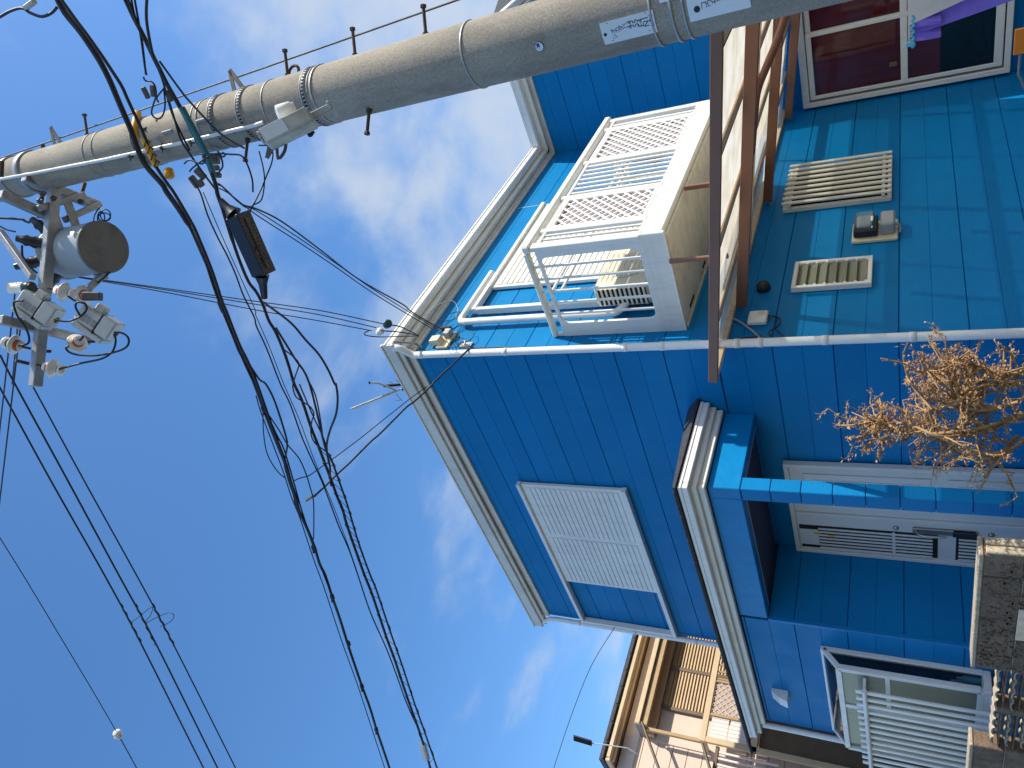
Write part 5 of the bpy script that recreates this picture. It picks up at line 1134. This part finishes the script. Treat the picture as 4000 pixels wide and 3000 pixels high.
for j in range(9):
    part('railing_bar', MB().bbox((lx1+.05+j*.12,YF-.01,rz-1.1),(lx1+.08+j*.12,YF+.01,rz-.047),.003), M['bronze'], nh)
part('lower_beam', MB().bbox((rL.x,YF-.03,rz-.79),(6,YF+.03,rz-.70),.005), M['gutter'], nh)
part('lower_wall', MB().bbox((rL.x+.09,YF+.05,0),(6,YF+.07,rz-.80),.004), M['bronzedark'], nh)
part('drain_pipe', MB().tube([PY(2250+710/2.765,2400+1160/2.765,YF-.02), PY(2250+900/2.765,2400+1680/2.765,YF-.02)], .022, 8), M['bronzedark'], nh)
part('drain_pipe', MB().tube([PY(2250+1365/2.765,2400+1395/2.765,YF-.05), PY(2250+1450/2.765,2400+1680/2.765,YF-.05)], .022, 8), M['bronzedark'], nh)
for i in range(10): part('railing_bar', MB().bbox((rL.x-.9+i*.09,NY-.35,rz-1.1),(rL.x-.87+i*.09,NY-.32,rz-.25),.003), M['pinkwhite'], nh)
part('railing_bar', MB().bbox((rL.x-.95,NY-.36,rz-.25),(rL.x,NY-.30,rz-.20),.004), M['bronzedark'], nh)
fl = thing('floodlight', 'dark floodlight box on a thin white arm above the neighbouring gutter', 'floodlight', PY(2480,2950,YF-.3))
ft = (PY(2300,2900,YF-.3)-CAM).dot(FWD)
a_, b_ = PT(2240,2882,ft), PT(2312,2903,ft)
part('lamp_head', MB().obox((a_+b_)/2, (b_-a_)/2, RIGHT*.036, FWD*.03, .006), M['blackglossy'], fl)
part('arm', MB().tube([b_, PT(2385,2912,ft), PT(2450,2922,ft), PT(2490,2945,ft)], .009, 8), M['pvc'], fl)
part('bracket', MB().tube(crv([PT(2440,2920,ft),PT(2462,2945,ft),PT(2480,2935,ft),PT(2490,2958,ft)],3), .005, 6), M['galv'], fl)
single('far_wire', MB().tube(crv([PT(2160,3010,9), PT(2230,2800,9), PT(2310,2600,9), PT(2402,2450,9)],4), .004, 6), M['black'], 'very thin wire crossing the sky below the blue roof end', 'wire')

# ================================================================ block wall by the lane
bw = thing('block_wall', 'brown rough block garden wall with an open lattice section in front of the porch', 'wall', (-2.0,1.0,0))
XB, TH_ = -2.0, .115
def blocks(y0, y1, ztop, rows, bl, bh, cap=True):
    part('mortar_core', MB().box((XB+.012,y0+.008,0),(XB+TH_-.012,y1-.008,ztop-.026)), M['mortar'], bw)
    for r in range(rows):
        z1 = ztop-.024-r*bh; z0 = z1-bh+.008
        off = 0 if r % 2 else bl*.5
        y = y0-off
        while y < y1-.02:
            a, b2 = max(y, y0), min(y+bl-.008, y1)
            if b2-a > .03:
                j = random.uniform(-.004,.004)
                part('block', MB().bbox((XB+j,a,max(0,z0)),(XB+TH_+j*.5,b2,z1),.007), M['blockwall'], bw)
                n_ = 0
            y += bl
    if cap: part('cap', MB().bbox((XB-.008,y0-.006,ztop-.024),(XB+TH_+.008,y1+.006,ztop),.005), M['blockend'], bw)
blocks(-.093, 1.03, 1.25, 6, .39, .19)
blocks(2.05, 4.6, 1.225, 6, .39, .19)
for zi in range(6):                               # end towards the sun, its direct light painted as paler blocks
    for xi in range(2):
        part('lit_end_stone', MB().bbox((XB+.004+xi*.055,-.112,1.222-.19*(zi+1)+.006),(XB+.053+xi*.055,-.0935,1.222-.19*zi-.006),.008), M['blockend'], bw)
# rock-faced studs on the near face
rs = random.Random(3); stud = MB()
for i in range(420):
    y, z = rs.uniform(-.08,1.02), rs.uniform(.75,1.21); r_ = rs.uniform(.004,.011)
    stud.obox((XB-.004,y,z), (.006,0,0), (0,r_*1.6,0), (0,0,r_), .002)
so2 = part('rock_face', stud, M['blockwall'], bw, kind='stuff')
# open lattice section: rows of lens shaped openings between tiles
for r in range(5):
    for c in range(8):
        y = 1.085+c*.122; z = 1.09-r*.085
        sp = 0 if r % 2 else .0
        mb = MB(); P = []
        for i in range(9):
            a = math.pi*i/8; P.append((y+.052*math.cos(a)*-1, z+.020*math.sin(a)))
        for i in range(9):
            a = math.pi*(1-i/8); P.append((y+.043*math.cos(a)*-1, z+.011*math.sin(a)))
        mb.prism([(XB+.005,p,q_) for p, q_ in P], (TH_-.01,0,0)); part('lattice_tile', mb, M['blockend'], bw)
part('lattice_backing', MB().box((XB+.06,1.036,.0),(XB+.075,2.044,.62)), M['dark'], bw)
part('lattice_mid', MB().bbox((XB+.002,1.50,.0),(XB+TH_-.002,1.56,1.10),.008), M['blockwall'], bw)
for r in range(6): part('lattice_shelf', MB().bbox((XB+.015,1.035,1.055-r*.085),(XB+TH_-.015,2.045,1.063-r*.085),.002), M['blockwall'], bw)
lpz = PX(3972,2430,XB).z
part('letter_panel', MB().bbox((XB-.012,.36,lpz-.10),(XB-.001,.66,lpz),.004), M['tan'], bw, 'cream panel set into the block wall')

# ================================================================ dry shrub in the sun
shb = thing('dry_shrub', 'withered brown shrub with bare curling twigs in front of the corner', 'shrub', (-1.25,-.60,0))
rs = random.Random(11)
tw = MB(); lf = MB()
def leaf(p, s):
    a_ = Vector((rs.gauss(0,1),rs.gauss(0,1),rs.gauss(0,1))).normalized(); b2 = a_.orthogonal().normalized(); n_ = a_.cross(b2)
    lf.add([p, p+a_*s*.5+b2*s*.28+n_*s*.1, p+a_*s, p+a_*s*.5-b2*s*.28+n_*s*.12], [(0,1,2,3)])
def grow(p, d, ln, r, lev):
    n_ = max(4, int(ln/.05)); P = [p.copy()]; R = [r]
    curl = Vector((rs.gauss(0,1),rs.gauss(0,1),rs.gauss(0,1)))*.16
    for i in range(n_):
        d = (d+curl*.5+Vector((rs.gauss(0,.12),rs.gauss(0,.12),rs.gauss(0,.12)))).normalized()
        p = p+d*(ln/n_); P.append(p.copy()); R.append(r*(1-.55*(i+1)/n_))
        if lev < 3 and i > 0 and rs.random() < (.75,.70,.5)[lev]:
            nd = (d+Vector((rs.gauss(0,.9),rs.gauss(0,.9),rs.gauss(0,.7)))).normalized()
            grow(p, nd, ln*rs.uniform(.30,.62), r*.58, lev+1)
        if lev >= 1 and rs.random() < .55:
            for _ in range(2): leaf(p+Vector((rs.gauss(0,.008),rs.gauss(0,.008),rs.gauss(0,.008))), rs.uniform(.010,.024))
    tw.tube(P, R, 5, False)
base = PT(4000,1560,4.05); base.z = 0
part('stem', MB().tube(crv([base, base+Vector((.02,.01,.35)), base+Vector((-.01,.02,.7)), base+Vector((.0,-.02,.95))],4), .022, 8), M['twig'], shb)
for t_ in ([(4000,1500),(3850,1520),(3730,1560),(3640,1600)],[(4000,1620),(3850,1680),(3680,1700),(3560,1690),(3470,1660),(3400,1650)],[(4000,1700),(3870,1780),(3720,1735),(3620,1690)],[(4000,1450),(3900,1470),(3820,1430),(3770,1500)],[(3990,1560),(3860,1590),(3760,1560),(3690,1460),(3640,1440)]):
    for k in range(3):
        P = [PT(x+rs.gauss(0,14),y+rs.gauss(0,10),4.05+rs.gauss(0,.08)) for x, y in t_]
        path = crv(P,5); tw.tube(path, [.011-.006*i/len(path) for i in range(len(path))], 6)
        for i in range(2, len(path)):
            if rs.random() < .85: grow(path[i], ((path[i]-path[i-1]).normalized()+Vector((rs.gauss(0,.8),rs.gauss(0,.8),rs.gauss(0,.8)))).normalized(), rs.uniform(.09,.23), .0062, 1)
for t_ in ([(3640,1600),(3560,1500),(3530,1400),(3545,1340)],[(3690,1460),(3600,1455),(3530,1420),(3440,1400)],[(3640,1640),(3610,1560),(3560,1500),(3540,1470)],[(3690,1460),(3720,1420),(3790,1370)],[(3750,1420),(3690,1400),(3640,1335)],[(3400,1650),(3340,1660),(3270,1662)],[(3420,1660),(3380,1700),(3310,1715)],[(3440,1670),(3400,1730),(3370,1760)],[(3470,1670),(3450,1740),(3430,1790)],[(3440,1650),(3445,1600),(3435,1555)],[(3880,1450),(3990,1440),(4010,1390)],[(3920,1450),(3922,1370)],[(3950,1450),(3952,1385),(3972,1375)]):
    path = crv([PT(x,y,4.0+rs.gauss(0,.04)) for x, y in t_],6); tw.tube(path, [.0075-.004*i/len(path) for i in range(len(path))], 6)
    for i in range(3,len(path)):
        for _ in range(5 if t_[-1][0] < 3500 and t_[0][0] < 3500 and t_[-1][1] > 1640 else 1): leaf(path[i]+Vector((rs.gauss(0,.010),rs.gauss(0,.010),rs.gauss(0,.010))), rs.uniform(.018,.034))
part('twigs', tw, M['twig'], shb, kind='stuff'); part('dry_leaves', lf, M['dryleaf'], shb, kind='stuff')
for cx_, cy_ in ((3500,1700),(3625,1690),(3730,1720)):
    part('plant_tie', MB().tube([PT(cx_+9*math.cos(a*.5),cy_+13*math.sin(a*.5),3.97) for a in range(14)], .0035, 6), M['plate'], shb)

# ================================================================ laundry under the terrace roof
ln = thing('laundry_rail', 'purple cloth and white towel drying on a rail under the terrace roof', 'laundry', (1.5,-2.0,1.5))
part('rail', MB().tube([(1.5,-1.62,1.535),(1.5,-2.9,1.535)], .014, 10), M['galv'], ln)
def cloth(mt, y0a, y0b, y1, ztop, zbot, x, seed, nm):
    mb = MB(); V = []; F_ = []; nu, nv = 30, 24; r2 = random.Random(seed); ph = [r2.uniform(0,6) for _ in range(4)]
    for j in range(nv+1):
        f = j/nv; z = ztop+(zbot-ztop)*f; ya = y0a+(y0b-y0a)*f
        for i in range(nu+1):
            g_ = i/nu; y = ya+(y1-ya)*g_
            dx = (.012+.05*f)*math.sin(g_*9+ph[0])+.02*f*math.sin(g_*21+ph[1]+f*2)
            V.append((x+dx, y, z))
    w_ = nu+1
    for j in range(nv):
        for i in range(nu): F_.append((j*w_+i, j*w_+i+1, (j+1)*w_+i+1, (j+1)*w_+i))
    n0 = len(V); V2 = [(a+.004,b2,c) for a,b2,c in V]
    mb.add(V+V2, F_+[[k+n0 for k in f_[::-1]] for f_ in F_], True); return part(nm, mb, M[mt], ln)
cloth('purple', -1.665, -1.80, -2.7, 1.53, .70, 1.49, 2, 'purple_cloth')
cloth('purple', -1.635, -1.64, -1.80, 1.51, 1.34, 1.46, 6, 'purple_fold')
cloth('towel', -1.76, -1.95, -2.8, 1.55, .75, 1.42, 4, 'white_towel')
for i in range(5):
    y = -1.655-.0*i; z = 1.545-.0*i
    part('peg', MB().tube(crv([PX(3562+4*math.sin(i*2),60+26*i,1.44),PX(3572,72+26*i,1.44),PX(3560,82+26*i,1.44)],3), .010, 6), M['skyclip'], ln)
part('peg', MB().obox(PX(3556,172,1.44), Vector((.012,0,0)), Vector((0,.018,0)), Vector((0,0,.03)), .008), M['skyclip'], ln)
oc = thing('orange_holder', 'orange plastic clothes pole holder at the picture edge', 'pole holder', PX(3990,180,3.2))
part('plate', MB().obox(PX(3992,160,3.2), Vector((.012,0,0)), Vector((0,.115,0)), Vector((0,0,.06)), .01), M['orangepl'], oc)
part('stem', MB().tube([PX(3985,215,3.2), PX(3978,290,3.2), PX(4010,360,3.2)], .012, 8), M['galv'], oc)
